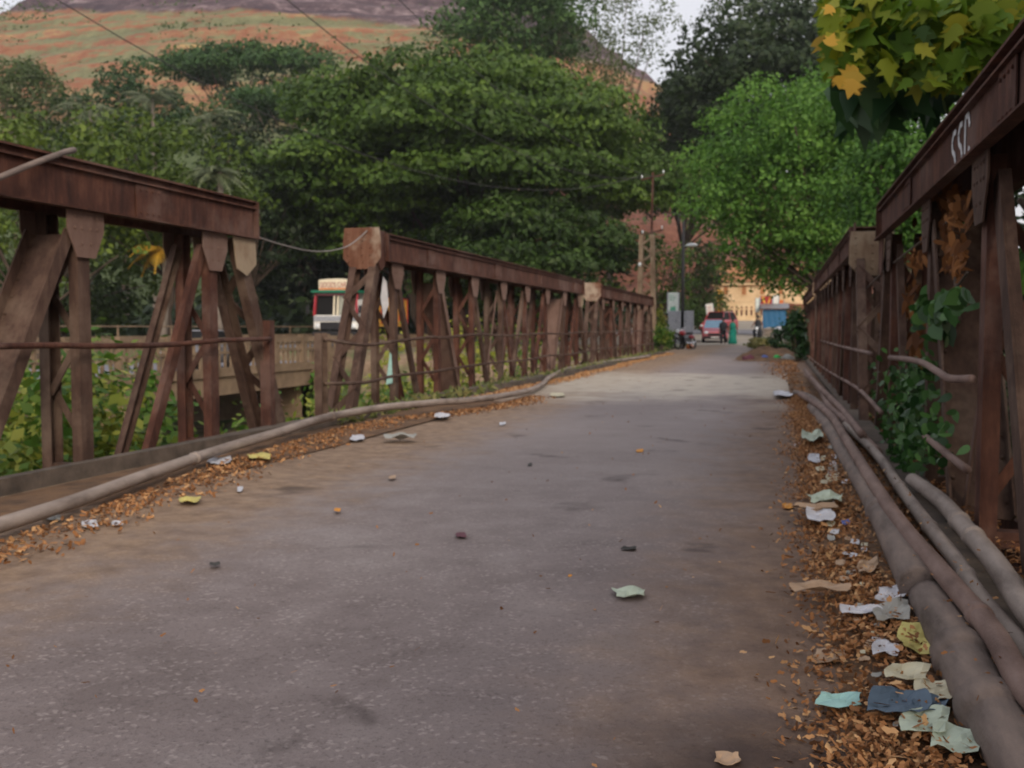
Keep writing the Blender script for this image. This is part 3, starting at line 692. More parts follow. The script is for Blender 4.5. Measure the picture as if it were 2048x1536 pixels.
# ================================================================== trees
def A(px, py, y): return at(px, py, y=y)
def tr(name, label, px, y, rx, pz0, pz1, npads, padr, flat, per, size, mat, group='trees around the river crossing', bx=None, ry=None, **k):
    """crown centre pixel px, from pixel rows pz1 (top) to pz0 (bottom) at distance y, half-width rx px"""
    top = A(px, pz1, y); bot = A(px, pz0, y); w_ = (A(px + rx, pz1, y) - A(px - rx, pz1, y))[0] / 2
    cx = top[0]; h = (top[2] - bot[2]) / 2; b0x = cx if bx is None else bx
    gzv = float(gz(b0x, y)) if y < 116 else float(hill(b0x, y))
    return tree(name, label, 'tree', (b0x, y, gzv), (cx, y, bot[2] + h), (w_, ry or w_, h), npads, padr, flat, per, size, mat, group, **k)

tr('rain_tree', 'huge spreading dark green tree with layered crown behind the middle left truss', 935, 70, 345, 600, 130, 300, 3.0, .3, 40, .42, 'leaf_rain', shape='dome', trunk_r=.65, hollow=.6, fork=.3, seed=3)
tr('rain_tree', 'lower spreading tree filling the gap left of the huge layered tree', 640, 80, 150, 600, 300, 60, 2.3, .42, 26, .55, 'leaf_dark', shape='dome', trunk_r=.35, seed=4, tintm=.35)
tr('rain_tree', 'flat-topped dark tree on the hillside against the orange earth', 470, 112, 190, 190, 105, 46, 2.7, .45, 24, .55, 'leaf_hill', shape='dome', trunk_r=.4, fork=.7, seed=5, ry=6)
tr('rain_tree', 'second flat hillside tree just right of and below the flat-topped one', 600, 100, 170, 300, 170, 55, 2.4, .42, 22, .5, 'leaf_hill', shape='dome', trunk_r=.4, fork=.6, seed=6, ry=6)
tr('broadleaf_tree', 'mid green bushy tree rising above the nearest left truss', 330, 46, 165, 520, 235, 85, 1.25, .75, 34, .34, 'leaf_left', trunk_r=.25, seed=7)
tr('broadleaf_tree', 'yellow-green bushy tree at the left picture edge above the chord', 60, 40, 190, 560, 215, 80, 1.2, .8, 34, .32, 'leaf_left', trunk_r=.25, tintm=.65, seed=8)
tr('broadleaf_tree', 'darker tree between the bushy left tree and the layered tree', 500, 60, 110, 640, 240, 70, 1.4, .7, 30, .38, 'leaf_dark', trunk_r=.3, tintm=.3, seed=9)
tr('broadleaf_tree', 'olive tree low behind the parapet at far left', 120, 52, 200, 700, 400, 70, 1.7, .7, 26, .4, 'leaf_left', trunk_r=.25, tintm=.3, seed=10)
tr('rain_tree', 'drooping dark green boughs over the lorry and the left end of the middle truss', 760, 66, 180, 540, 330, 90, 2.2, .32, 40, .38, 'leaf_rain', bx=-24, trunk_r=.3, seed=26, tintm=.4)
tr('broadleaf_tree', 'shadowy dark tree standing behind the lorry', 700, 86, 220, 700, 400, 90, 2.6, .7, 22, .6, 'leaf_dark', trunk_r=.3, tintm=.12, seed=12)
tr('broadleaf_tree', 'dark leafy tree behind the right end of the middle left truss', 1060, 62, 190, 640, 400, 120, 2.2, .32, 44, .36, 'leaf_rain', trunk_r=.3, tintm=.2, seed=13)
tr('broadleaf_tree', 'pale green hill-foot tree left of the flat-topped one', 240, 92, 150, 330, 170, 60, 2.0, .8, 22, .5, 'leaf_hill', trunk_r=.3, tintm=.2, seed=14)
tr('broadleaf_tree', 'olive hill-foot tree at the left picture edge below the orange slope', 20, 84, 90, 300, 110, 40, 1.6, .9, 24, .45, 'leaf_airy', trunk_r=.25, tintm=.3, seed=15)
tr('feathery_tree', 'green conical tree on the hillside at the top of the layered crown', 1030, 104, 150, 150, -60, 70, 2.4, .6, 20, .5, 'leaf_hill', trunk_r=.4, tintm=.65, seed=16)
tr('feathery_tree', 'thin airy pale tree against the white sky left of the gap', 1225, 112, 120, 190, -60, 60, 2.0, .5, 20, .36, 'leaf_airy', trunk_r=.3, tintm=.5, seed=17)
tr('feathery_tree', 'thin grey airy treetop against the sky above the dark right tree', 1540, 104, 150, 90, -70, 60, 2.0, .6, 18, .36, 'leaf_airy', bx=9, trunk_r=.3, tintm=.25, seed=18)
tr('rain_tree', 'tall dark layered tree behind the bright green one', 1545, 84, 225, 330, 20, 130, 2.6, .45, 24, .5, 'leaf_dark', bx=6.5, shape='ball', trunk_r=.55, fork=.5, hollow=.5, seed=19)
tr('rain_tree', 'dark lower tree between the layered tree and the bright green one', 1400, 96, 130, 455, 140, 80, 2.4, .5, 22, .5, 'leaf_dark', bx=-10, trunk_r=.4, tintm=.3, seed=20)
tr('neem_tree', 'bright green feathery tree overhanging the right side of the road', 1603, 45, 230, 590, 160, 330, 1.0, .75, 95, .2, 'leaf_bright', bx=2.7, trunk_r=.3, hollow=.45, fork=.35, seed=21, tintm=.6, tsd=.16)
tr('neem_tree', 'narrow bright green treetop rising above the bright feathery tree', 1680, 48, 130, 420, 150, 90, .9, .8, 90, .2, 'leaf_bright', bx=5.5, trunk_r=.2, seed=27, tintm=.6)
tr('neem_tree', 'bright green tree behind the right truss with hanging big leaves above', 1830, 33, 130, 570, 205, 170, .95, .8, 90, .17, 'leaf_bright', bx=4.5, trunk_r=.22, seed=22, tintm=.4)
tr('broadleaf_tree', 'small bush-like tree behind the dark street pole', 1345, 66, 45, 640, 490, 30, .8, .8, 34, .28, 'leaf_rain', bx=-8.5, trunk_r=.12, tintm=.4, seed=23)
tr('broadleaf_tree', 'dark green leafy tree left of the tan compound wall', 1405, 106, 50, 650, 480, 34, 1.5, .8, 24, .4, 'leaf_left', bx=-9, trunk_r=.15, tintm=.3, seed=24)
# dark thicket beside the right trusses
for i, (x, y, z, r_, lab) in enumerate(((3.6, 7.5, -.4, 1.9, 'dark thicket tree beside the nearest right truss'), (4.4, 12, .2, 2.2, 'dark thicket tree beside the octagonal end plate'),
        (3.4, 17, -.3, 1.7, 'dark thicket tree along the middle right truss'), (3.9, 24, -.2, 2.0, 'dark thicket tree at the far half of the middle right truss'), (3.6, 4.2, .3, 1.8, 'dark thicket tree nearest the camera on the right'), (5.2, 7.0, 2.6, 2.3, 'taller dark thicket tree behind the nearest right truss'), (5.0, 18.0, 3.4, 2.7, 'tall dark thicket tree farther back beyond the right trusses'), (4.1, 11.5, 2.3, 1.8, 'taller dark thicket tree behind the octagonal end plate'))):
    tree('thicket_tree', lab, 'tree', (x + .4, y, float(gz(x, y))), (x, y, z + .4), (r_, r_ * 1.5, 2.3), 46, .75, .85, 70, .16, 'leaf_dark', 'dark thicket beside the right trusses', trunk_r=.1, tintm=.2, seed=40 + i)

# palms on the left slope
def palm(label, px, py, y, n=15, L=3.2, mat='leaf_palm'):
    c = A(px, py, y); gb = float(gz(c[0], y)) if y < 116 else float(hill(c[0], y))
    root = thing('palm_tree', label, 'palm', (c[0], y, gb), 'palms on the left slope')
    mb = MB(); mb.tube([(c[0] + .3 * math.sin(t * 2), y, gb + (c[2] - gb) * t) for t in np.linspace(0, 1, 7)], [.22 - .08 * t for t in np.linspace(0, 1, 7)], 8); mb.build('trunk', 'bark_grey', root, smooth=True)
    for k in range(n):
        mb = MB(); a = k * 2.4; e = random.uniform(-.1, 1.1); pts = []
        for j in range(8):
            t = j / 7; pts.append(Vector((c[0] + math.cos(a) * L * t * math.cos(e * .6), y + math.sin(a) * L * t * math.cos(e * .6), c[2] + L * (math.sin(e) * t - .75 * t * t))))
        for j in range(1, 8):
            p = pts[j]; d = (pts[j] - pts[j - 1]).normalized(); s_ = d.cross(Vector((0, 0, 1))).normalized()
            for q in (-1, 1):
                for h_ in (0, .5):
                    pp = pts[j - 1].lerp(p, h_); ln = L * .3 * math.sin(math.pi * min(.95, (j + h_) / 8 + .12))
                    tip = pp + (s_ * q + d * .6).normalized() * ln - Vector((0, 0, ln * .45))
                    mb.add([pp, pp + d * .16, tip], [(0, 1, 2)])
        mb.tube(pts, .02, 4)
        o = mb.build('frond', mat, root)
        a = o.data.attributes.new('tint', 'FLOAT', 'FACE'); a.data.foreach_set('value', np.clip(rng.normal(.5, .25, len(o.data.polygons)), 0, 1).astype(np.float32))
palm('pale palm just above the bushy left tree', 175, 215, 74, L=3.6)
palm('palm with drooping fronds left of the flat hillside tree', 245, 180, 96, L=4.2)
palm('grey-green palm right of the bushy left tree', 420, 240, 66, L=3.2)
palm('small palm low over the nearest left truss', 430, 345, 44, L=1.8)
palm('tallest palm at the left foot of the hill', 300, 200, 84, L=3.8)
palm('short palm with yellowed fronds seen through the nearest left truss', 320, 500, 44, L=1.7, mat='leaf_gold')

# ================================================================== shrubs in the river bed and along the far bank
def shrub(label, x, y, z, r_, h, mat, n=900, size=.16, tintm=.5, group='shrubs growing beside the bridges', stems=7):
    root = thing('shrub', label, 'shrub', (x, y, z), group)
    pads = []
    for k in range(14):
        a = random.uniform(0, 6.28); q = r_ * random.uniform(0, .8)
        pads.append((x + math.cos(a) * q, y + math.sin(a) * q, z + h * random.uniform(.15, .9), r_ * .4, r_ * .4, h * .22, tintm + random.uniform(-.25, .25)))
    tot = sum(p[3] * p[4] + p[3] * p[5] for p in pads)
    P, N, T = pads_leaves(pads, n / tot, (.3, 1.1), .5, -.9); leaves('foliage', P, N, size, mat, root, T, aspect=.6)
    mb = MB()
    for k in range(stems):
        p = pads[k]; limb(mb, (x + random.uniform(-.1, .1), y + random.uniform(-.1, .1), z - .1), (p[0], p[1], p[2]), .03, .01, .1, 5, 4)
    mb.build('stem', 'bark', root, smooth=True)
zb = lambda x, y: float(gz(x, y))
for i, (px, y, r_, h, mt, lab, tm) in enumerate((
        (30, 8.6, 1.1, 2.9, 'leaf_bush', 'leafy green shrub below the left edge of the nearest truss', .5), (150, 10.5, 1.1, 3.0, 'leaf_bush', 'yellow-flecked green shrub between the first lattice posts', .65),
        (245, 11.5, 1.0, 3.1, 'leaf_bush', 'tall green shrub seen through the nearest left truss', .5), (300, 14, 1.2, 2.8, 'leaf_bush', 'dark leafy shrub in front of the stone pier', .3),
        (90, 14, 1.6, 3.0, 'leaf_bush', 'broad shrub in the river bed farther behind the left truss', .4), (600, 17, 1.3, 2.6, 'leaf_bush', 'green shrub in the gap between the left trusses', .45),
        (665, 20, 1.3, 3.2, 'leaf_bush', 'bright shrub behind the brown guard rail post', .6), (745, 22, 1.3, 3.0, 'leaf_bush', 'shrub behind the lattice end post', .5),
        (830, 24, 1.4, 3.6, 'leaf_bush', 'yellow-green shrub behind the second lattice post', .8), (930, 28, 1.5, 4.4, 'leaf_bush', 'tall yellow-green shrub seen between the middle truss bars', .85),
        (1010, 32, 1.6, 4.2, 'leaf_bush', 'shrub behind the middle truss toward its far half', .6), (1090, 38, 1.6, 4.3, 'leaf_bush', 'shrub behind the tan plates of the middle truss', .7),
        (-60, 12, 1.5, 3.3, 'leaf_bush', 'shrub outside the left end of the nearest truss', .4))):
    c = A(px, 800, y); shrub(lab, c[0], y, zb(c[0], y), r_ * 1.15, h + (1.0 if y < 15 else .4), mt, 1500, .17, tm + .1)
for px, y, r_, h, lab, tm, mt in ((1322, 44, .55, 1.5, 'green shrub at the far end of the left trusses', .45, 'leaf_bush'), (1335, 49, .5, .9, 'low weeds shrub in front of the pale cabinet', .5, 'leaf_bush'),
        (1320, 50, .45, 2.3, 'yellow-flowered shrub by the brown lattice pole', .8, 'leaf_bush'), (1580, 40, .8, 1.5, 'dark shrub at the far end of the right trusses', .2, 'leaf_vine'), (1598, 33, .5, 1.6, 'dark vine shrub against the far right truss', .15, 'leaf_vine'),
        (1590, 55, 1.0, 2.4, 'shrub beside the blue-sheeted stall', .3, 'leaf_rain'), (1540, 47, .8, .6, 'low olive weeds by the rubbish heap', .7, 'grass'), (1515, 52, .8, .55, 'low dry weeds behind the rubbish heap', .8, 'grass'),
        (1385, 98.5, 3.0, 3.2, 'dark hedge shrub left of the tan compound', .3, 'leaf_rain'), (1400, 101, 1.6, 2.2, 'hedge shrub behind the small red car', .3, 'leaf_rain')):
    c = A(px, 700, y); shrub(lab, c[0], y, float(land(0, y)), r_, h, mt, 900, .16 if y < 60 else .3, tm, 'shrubs on the far bank')
# distant wood in a single mass behind the truss line on the left bank
P = []; N = []
for k in range(9000):
    x = rng.uniform(-75, -9); y = rng.uniform(60, 112) ; z = float(land(x, y)) + rng.uniform(.0, 3.6) * rng.uniform(.3, 1)
    if x > -14 and y < 100: continue
    if x < -19 and y < 74 and x > -31: continue
    P.append((x, y, z)); N.append((0, -.3, .8))
tag(leaves('undergrowth', np.array(P), np.array(N), .9, 'leaf_dark', None, rng.normal(.3, .2, len(P)), aspect=.7, jit=.8), 'dark undergrowth covering the bank beneath the big trees', 'undergrowth', kind='stuff')
# scrub dotted over the hillside
n = 9000; x = rng.uniform(-330, 10, n); y = 122 + 140 * rng.uniform(0, 1, n) ** .8
keep = (wob(x, y, 14, 3) + .5 * wob(x, y, 5, 1) + rng.normal(0, .35, n)) > .25
x, y = x[keep], y[keep]; z = hill(x, y)
P = np.repeat(np.stack([x, y, z + .3], 1), 5, 0) + rng.normal(0, 1, (len(x) * 5, 3)) * np.array([1.3, 1.3, .3])
tag(leaves('hill_scrub', P, np.tile([0, -.4, .7], (len(P), 1)), .8, 'leaf_airy', None, rng.uniform(.0, .6, len(P)), aspect=.7, jit=.6), 'low green scrub scattered over the orange hillside', 'scrub', kind='stuff')

# weeds and grass edging the road
P = []
for k in range(2600):
    y = rng.uniform(42, 60); x = rng.choice([rng.uniform(-7.5, -5.1), rng.uniform(-.9, 2.4)]); P.append((x, y, float(land(0, y)) + rng.uniform(0, .22)))
for k in range(1500):
    y = rng.uniform(10, 41); x = rng.uniform(-4.95, -4.62); P.append((x, y, rng.uniform(.0, .14) ** 1.0))
P = np.array(P)
tag(leaves('grass', P, np.tile([0, -1, .2], (len(P), 1)), .22, 'grass', None, None, aspect=.25, jit=.7), 'dry grass and weeds along the far road edges and left kerb', 'grass', kind='stuff')

# ================================================================== climbing plants on the right truss
def bigleaves(name, label, cat, boxes, n, size, mat, shape, jit=.45, aspect=.9, group=None, tm=(.5, .25), nrm=(-.5, -.9, .25), vinepts=None, hang=1.0):
    """boxes: (px, py, X) centres with spread in px -> points in space"""
    pts = []
    for (px, py, X, sx, sy, dx, wt) in boxes:
        for k in range(int(n * wt)):
            X_ = X + rng.uniform(-dx, dx); pts.append(at(px + rng.normal(0, sx * .5), py + rng.normal(0, sy * .5), X=X_))
    P = np.array(pts); root = thing(name, label, cat, tuple(P.mean(0)), group)
    leaves('foliage', P, np.tile(nrm, (len(P), 1)), size, mat, root, np.clip(rng.normal(*tm, len(P)), 0, 1), aspect=aspect, jit=jit, shape=shape, hang=hang)
    mb = MB()
    for a in (vinepts or []): pipepath(mb, a, .009, 5, 5)
    if mb.v: mb.build('stem', 'bark', root, smooth=True)
    return root
bigleaves('creeper', 'dark glossy creeper tangled low on the nearest right truss', 'creeper', [(1815, 760, 1.02, 60, 50, .12, .2), (1820, 860, .98, 62, 70, .14, .4), (1800, 925, .92, 50, 40, .1, .15), (1770, 800, 1.05, 40, 60, .1, .15), (1860, 880, .95, 30, 40, .08, .1)], 1300, .07, 'leaf_vine', BROAD, aspect=.65, jit=.8, tm=(.4, .3),
          vinepts=[[tuple(at(1800, 700, X=1.1)), tuple(at(1812, 780, X=1.05)), tuple(at(1798, 860, X=1.0)), tuple(at(1835, 960, X=.95)), tuple(at(1870, 1010, X=.9))]])
bigleaves('creeper', 'broad heart-shaped green leaves hanging at mid height inside the nearest right truss', 'creeper', [(1875, 640, .98, 40, 42, .05, .55), (1850, 610, .98, 20, 26, .03, .25), (1915, 600, .96, 26, 18, .03, .2)], 110, .115, 'leaf_vine', BROAD, jit=.6, aspect=.7, tm=(.5, .3),
          vinepts=[[tuple(at(1935, 545, X=1.0)), tuple(at(1900, 600, X=.99)), tuple(at(1880, 680, X=.99)), tuple(at(1890, 760, X=1.0))]])
bigleaves('creeper', 'dry orange-brown leaves hanging under the nearest right chord', 'creeper', [(1895, 425, 1.06, 40, 44, .06, .4), (1905, 520, 1.04, 26, 46, .05, .35), (1835, 515, 1.0, 20, 16, .03, .1), (1880, 470, 1.05, 30, 30, .05, .15)], 300, .105, 'leaf_dead', BROAD, aspect=.38, jit=.55, tm=(.5, .3), hang=2.5,
          vinepts=[[tuple(at(1950, 390, X=1.1)), tuple(at(1900, 440, X=1.02)), tuple(at(1820, 500, X=.98)), tuple(at(1765, 545, X=.97)), tuple(at(1720, 590, X=.97))], [tuple(at(1915, 400, X=1.05)), tuple(at(1905, 500, X=1.02)), tuple(at(1920, 640, X=1.0))]])
bigleaves('creeper', 'brown withered stems and leaves inside the middle of the nearest right truss', 'creeper', [(1800, 600, 1.1, 34, 90, .1, .6), (1830, 680, 1.15, 34, 60, .1, .4)], 120, .13, 'leaf_dead', BROAD, aspect=.35, tm=(.3, .2), hang=3)
bigleaves('creeper', 'green shoots sprouting beside the wide bar of the nearest right truss', 'creeper', [(2015, 470, 1.3, 20, 50, .08, .5), (2030, 560, 1.35, 14, 40, .08, .5)], 22, .16, 'leaf_bright', BROAD, aspect=.35, hang=-2)
def near(label, name, blobs, n, size, mat, shape, y, tm, **k):
    pts = []
    for (px, py, sx, sy, wt) in blobs:
        for q in range(int(n * wt)): pts.append(at(px + rng.uniform(-sx, sx), py + rng.uniform(-sy, sy), y=y + rng.uniform(-.7, .7)))
    return np.array(pts)
root = thing('overhanging_tree', 'yellow-green star-leaved branches hanging in at the top right corner', 'tree', (3.2, 7.6, zb(3.2, 7.6)))
P = near('', '', [(1740, 30, 95, 50, .3), (1900, 60, 110, 60, .32), (1720, 95, 55, 45, .13), (1990, 30, 70, 50, .2), (1960, 120, 50, 40, .12), (1850, 130, 80, 50, .16), (1690, 70, 40, 90, .1)], 950, .2, None, None, 7.6, 0)
P = P[[not (at_[0] > 0 and False) for at_ in P]]
leaves('star_leaves', P, np.tile([-.3, -1, .25], (len(P), 1)), .145, 'leaf_lobed', root, np.clip(rng.normal(.52, .3, len(P)), 0, 1), aspect=.8, jit=.7, shape=LOBED, hang=1.6)
P = near('', '', [(1700, 165, 26, 16, .6), (1660, 60, 20, 40, .4)], 16, .2, None, None, 7.1, 0)
leaves('golden_leaves', P, np.tile([-.2, -1, .2], (len(P), 1)), .125, 'leaf_gold', root, None, aspect=.85, jit=.3, shape=LOBED, hang=1.6)
P = near('', '', [(1740, 185, 55, 50, .4), (1800, 110, 60, 50, .2), (1945, 40, 80, 40, .15), (1820, 190, 50, 40, .15), (1900, 130, 60, 40, .1)], 150, .3, None, None, 8.4, 0)
leaves('large_leaves', P, np.tile([-.3, -1, .3], (len(P), 1)), .38, 'leaf_big', root, np.clip(rng.normal(.45, .25, len(P)), 0, 1), aspect=.42, jit=.4, shape=BROAD, hang=2.4)
P = near('', '', [(1900, 40, 150, 60, .5), (1790, 150, 100, 60, .5)], 620, .3, None, None, 9.6, 0)
leaves('back_leaves', P, np.tile([-.3, -1, .3], (len(P), 1)), .26, 'leaf_dark', root, np.clip(rng.normal(.3, .2, len(P)), 0, 1), aspect=.6, jit=.5, shape=BROAD, hang=1)
shade_pts = []  # unseen crown above the frame, added to shade the right truss and pipes
for (cx, cy, cz, rr) in ((3.6, 4.4, 4.9, 1.6), (2.9, 2.2, 4.4, 1.3), (4.4, 7.4, 5.0, 1.6), (2.6, .0, 4.3, 1.3), (3.6, -1.6, 4.8, 1.7), (4.6, 3.0, 4.2, 1.5), (4.2, 9.0, 5.2, 1.5)):
    d = unit(rng.normal(0, 1, (520, 3))); shade_pts.append(np.array([cx, cy, cz]) + d * rr * rng.uniform(.4, 1, (520, 1)) * np.array([1, 1, .6]))
shade_pts = np.concatenate(shade_pts)
leaves('crown', shade_pts, np.tile([0, 0, 1.], (len(shade_pts), 1)), .3, 'leaf_dark', root, np.clip(rng.normal(.5, .25, len(shade_pts)), 0, 1), aspect=.7, jit=.6, shape=BROAD)
mb = MB(); b0 = (3.2, 7.6, zb(3.2, 7.6) - .2)
mb.tube([b0, (3.1, 7.6, -1), (2.9, 7.7, 1.5), (2.6, 7.8, 4.2)], [.16, .14, .12, .09], 9)
for q in (at(1700, 0, y=7.6), at(1760, 120, y=8), at(1880, 20, y=7.5), at(1990, 60, y=7.6), at(1850, 120, y=8.0), at(1680, 90, y=7.4), at(1900, -80, y=7.8)): limb(mb, (2.7, 7.8, 3.6), tuple(q), .04, .008, .12, 6, 6)
mb.build('trunk', 'bark_grey', root, smooth=True)
# ================================================================== vehicles
def extr(mb, prof, x0, x1):          # side profile (y,z) pushed from x0 to x1
    mb.prism([(x0, y, z) for y, z in prof], (x1 - x0, 0, 0))
def wheel(root, name, x, y, r_, w_=.18, parts=True):
    mb = MB().lathe([(r_ * .6, -w_ / 2), (r_ * .92, -w_ / 2), (r_, -w_ / 2 + .03), (r_, w_ / 2 - .03), (r_ * .92, w_ / 2), (r_ * .6, w_ / 2)], (x, y, r_), 20, 'x')
    wo = mb.build('wheel', 'tyre', root, smooth=False)
    MB().lathe([(r_ * .2, -w_ / 2 - .01), (r_ * .58, -w_ / 2 - .006), (r_ * .6, w_ / 2 + .006), (r_ * .2, w_ / 2 + .01)], (x, y, r_), 14, 'x').build('rim', 'chrome', wo)
def place(root, loc, rz): root.location = loc; root.rotation_euler = (0, 0, rz)
def car(label, paint, tall=1.0, glass='glass_blue', W=1.6, L=3.7):
    """faces -Y"""
    root = thing('parked_car', label, 'car', (0, 0, 0))
    h = tall; hw = W / 2
    secs = [(-L / 2, .30, .62), (-L / 2 + .12, .22, .70), (-L / 2 + .95, .2, .86 * h), (-L / 2 + 1.05, .2, .9 * h), (L / 2 - .35, .2, .95 * h), (L / 2, .3, .85 * h)]
    mb = MB(); ring = []
    for (y, z0, z1) in secs:
        e = .12 if abs(y) > L / 2 - .05 else 0
        ring.append([(-hw + .06 + e, y, z0), (-hw + e, y, z0 + .1), (-hw + e, y, z1 - .14), (-hw + .08 + e, y, z1), (hw - .08 - e, y, z1), (hw - e, y, z1 - .14), (hw - e, y, z0 + .1), (hw - .06 - e, y, z0)])
    vs = [p for r_ in ring for p in r_]; n = 8
    fs = [(i * n + k, i * n + (k + 1) % n, (i + 1) * n + (k + 1) % n, (i + 1) * n + k) for i in range(len(ring) - 1) for k in range(n)] + [tuple(range(n)), tuple(range((len(ring) - 1) * n, len(ring) * n))]
    mb.add(vs, fs); mb.build('body', paint, root, bevel=.03)
    # cabin: roof and pillars, glass inside
    zb_, zt = .88 * h, 1.45 * h; ya, yb, yc, yd = -L / 2 + 1.0, -L / 2 + 1.5, L / 2 - .75, L / 2 - .25
    mb = MB(); mb.add([(-hw + .2, yb, zt - .03), (hw - .2, yb, zt - .03), (hw - .2, yc, zt - .03), (-hw + .2, yc, zt - .03), (-hw + .26, yb + .1, zt + .02), (hw - .26, yb + .1, zt + .02), (hw - .26, yc - .1, zt + .02), (-hw + .26, yc - .1, zt + .02)],
        [(0, 3, 2, 1), (4, 5, 6, 7), (0, 1, 5, 4), (1, 2, 6, 5), (2, 3, 7, 6), (3, 0, 4, 7)])
    for sx in (-1, 1):
        for (y0, y1) in ((ya, yb), ((ya + yd) / 2, (yb + yc) / 2), (yd, yc)): mb.bar((sx * (hw - .07), y0, zb_), (sx * (hw - .21), y1, zt - .02), .05, .06)
    mb.build('roof', paint, root)
    V = [(-hw + .09, ya + .02, zb_ - .02), (hw - .09, ya + .02, zb_ - .02), (hw - .09, yd - .02, zb_ - .02), (-hw + .09, yd - .02, zb_ - .02), (-hw + .22, yb + .02, zt - .035), (hw - .22, yb + .02, zt - .035), (hw - .22, yc - .02, zt - .035), (-hw + .22, yc - .02, zt - .035)]
    MB().add([V[0], V[1], V[5], V[4]], [(0, 1, 2, 3)]).build('windscreen', glass, root)
    MB().add([V[2], V[3], V[7], V[6]], [(0, 1, 2, 3)]).build('rear_window', glass, root)
    for a in ((0, 3, 7, 4), (1, 2, 6, 5)): MB().add([V[i] for i in a], [(0, 1, 2, 3)]).build('side_window', 'glass_dark', root)
    for sx in (-1, 1):
        MB().ball((sx * (hw - .26), -L / 2 + .02, .62), .11, sx=1.3, sy=.5, sz=.8, n=12, m=8).build('headlight', 'lamp_glass', root, smooth=True)
        MB().ball((sx * (hw + .05), ya + .15, .95 * h), .09, sx=.7, sy=.5, sz=.7).build('wing_mirror', 'black_paint', root)
        for y in (-L / 2 + .65, L / 2 - .65): wheel(root, 'wheel', sx * (hw - .09), y, .29, .19)
    MB().box((-.42, -L / 2 - .03, .42), (.42, -L / 2 + .06, .56)).build('grille', 'black_paint', root)
    MB().box((-hw + .08, -L / 2 - .08, .24), (hw - .08, -L / 2 + .05, .38)).build('bumper', 'black_paint', root)
    MB().box((-.25, -L / 2 - .095, .28), (.25, -L / 2 - .082, .36)).build('number_plate', 'white_paint', root)
    return root
p = at(1418, 688, z=.12); c1 = car('small faded red car with blue-tinted windscreen facing the bridge', 'red_pale'); place(c1, (p[0], 64.5 + 1.5, float(land(0, 65)) + .06), R(4))
p = A(1438, 650, 84); c2 = car('taller bright red car behind the small faded red one', 'red_paint', 1.22, 'glass_dark', 1.75, 4.1); place(c2, (p[0], 84.5, float(land(0, 85)) + .08), R(-22))
p = A(395, 690, 36); c3 = car('dark grey car on the newer bridge seen through the left truss', 'grey_paint', 1.02, 'glass_dark', 1.6, 3.8); place(c3, (-22.0, A(395, 680, X=-22.0)[1] if False else at(395, 680, X=-22.0)[1], nbz(30) + .01), R(8))

# lorry
tk = thing('lorry', 'painted goods lorry with red pillars and yellow name board on the newer bridge', 'lorry', (0, 0, 0))
W = 2.4; hw = W / 2
MB().box((-hw, .0, 1.0), (hw, 1.7, 1.72)).box((-hw, .05, 1.0), (-hw + .06, 1.7, 2.5)).box((hw - .06, .05, 1.0), (hw, 1.7, 2.5)).box((-hw, 1.6, 1.0), (hw, 1.7, 2.95)).build('cab', 'white_paint', tk, bevel=.03)
for sx in (-1, 1):
    MB().bar((sx * (hw - .05), .0, 1.7), (sx * (hw - .09), .16, 2.86), .12, .12).build('pillar', 'red_paint', tk)
    MB().bar((sx * .1, .01, 1.7), (sx * .1, .15, 2.8), .09, .05).build('centre_pillar', 'cream_paint', tk)
    MB().add([(sx * .16, .05, 1.74), (sx * (hw - .12), .05, 1.74), (sx * (hw - .15), .19, 2.72), (sx * .16, .19, 2.72)], [(0, 1, 2, 3)]).build('windscreen', 'glass_dark' if sx < 0 else 'sun_glass', tk) if False else None
plain('glass_pale', (.3, .31, .27), .25)
MB().add([(-.16, .05, 1.74), (-(hw - .12), .05, 1.74), (-(hw - .15), .19, 2.72), (-.16, .19, 2.72)], [(0, 1, 2, 3)]).build('windscreen', 'glass_dark', tk)
MB().add([(.16, .05, 1.74), ((hw - .12), .05, 1.74), ((hw - .15), .19, 2.72), (.16, .19, 2.72)], [(0, 1, 2, 3)]).build('windscreen', 'glass_pale', tk)
MB().box((-hw + .05, .1, 2.72), (hw - .05, .22, 2.82)).build('header_rail', 'red_pale', tk)
MB().box((-hw - .02, -.25, 2.86), (hw + .02, 1.7, 2.98)).build('visor', 'green_paint', tk)
mb = MB()
pts = [(-hw + .3, .0, 3.0)] + [(x, 0, 3.5 + .08 * math.cos(x * 1.4)) for x in np.linspace(-hw + .3, hw - .05, 9)] + [(hw - .05, .0, 3.0)]
mb.prism([(x, 0.0, z) for x, _, z in pts], (0, .08, 0)); nbd = mb.build('name_board', 'cream_paint', tk)
fc = bpy.data.curves.new('t', 'FONT'); fc.body = 'GOODS CARRIER'; fc.size = .36; fc.extrude = .005; fc.align_x = 'CENTER'
fo = bpy.data.objects.new('t', fc); C.objects.link(fo); dg = bpy.context.evaluated_depsgraph_get()
me = bpy.data.meshes.new_from_object(fo.evaluated_get(dg)); bpy.data.objects.remove(fo)
me.transform(Matrix.Translation((.12, -.012, 3.14)) @ Matrix.Rotation(R(90), 4, 'X') @ Matrix.Diagonal((.68, 1, 1, 1)))
me.materials.clear(); lo = link('lettering', me, 'sign_red', nbd)
MB().box((-hw + .32, -.006, 3.02), (hw - .07, -.001, 3.1)).build('board_stripe', 'orange_paint', nbd)
MB().box((-hw + .02, -.04, 1.42), (hw - .02, -.001, 1.66)).build('front_band', 'pale_box', tk)
MB().box((-hw + .38, -.05, .98), (hw - .38, -.002, 1.36)).build('grille', 'black_paint', tk)
MB().box((-hw + .02, -.22, .62), (hw - .02, -.02, .9)).build('bumper', 'black_paint', tk)
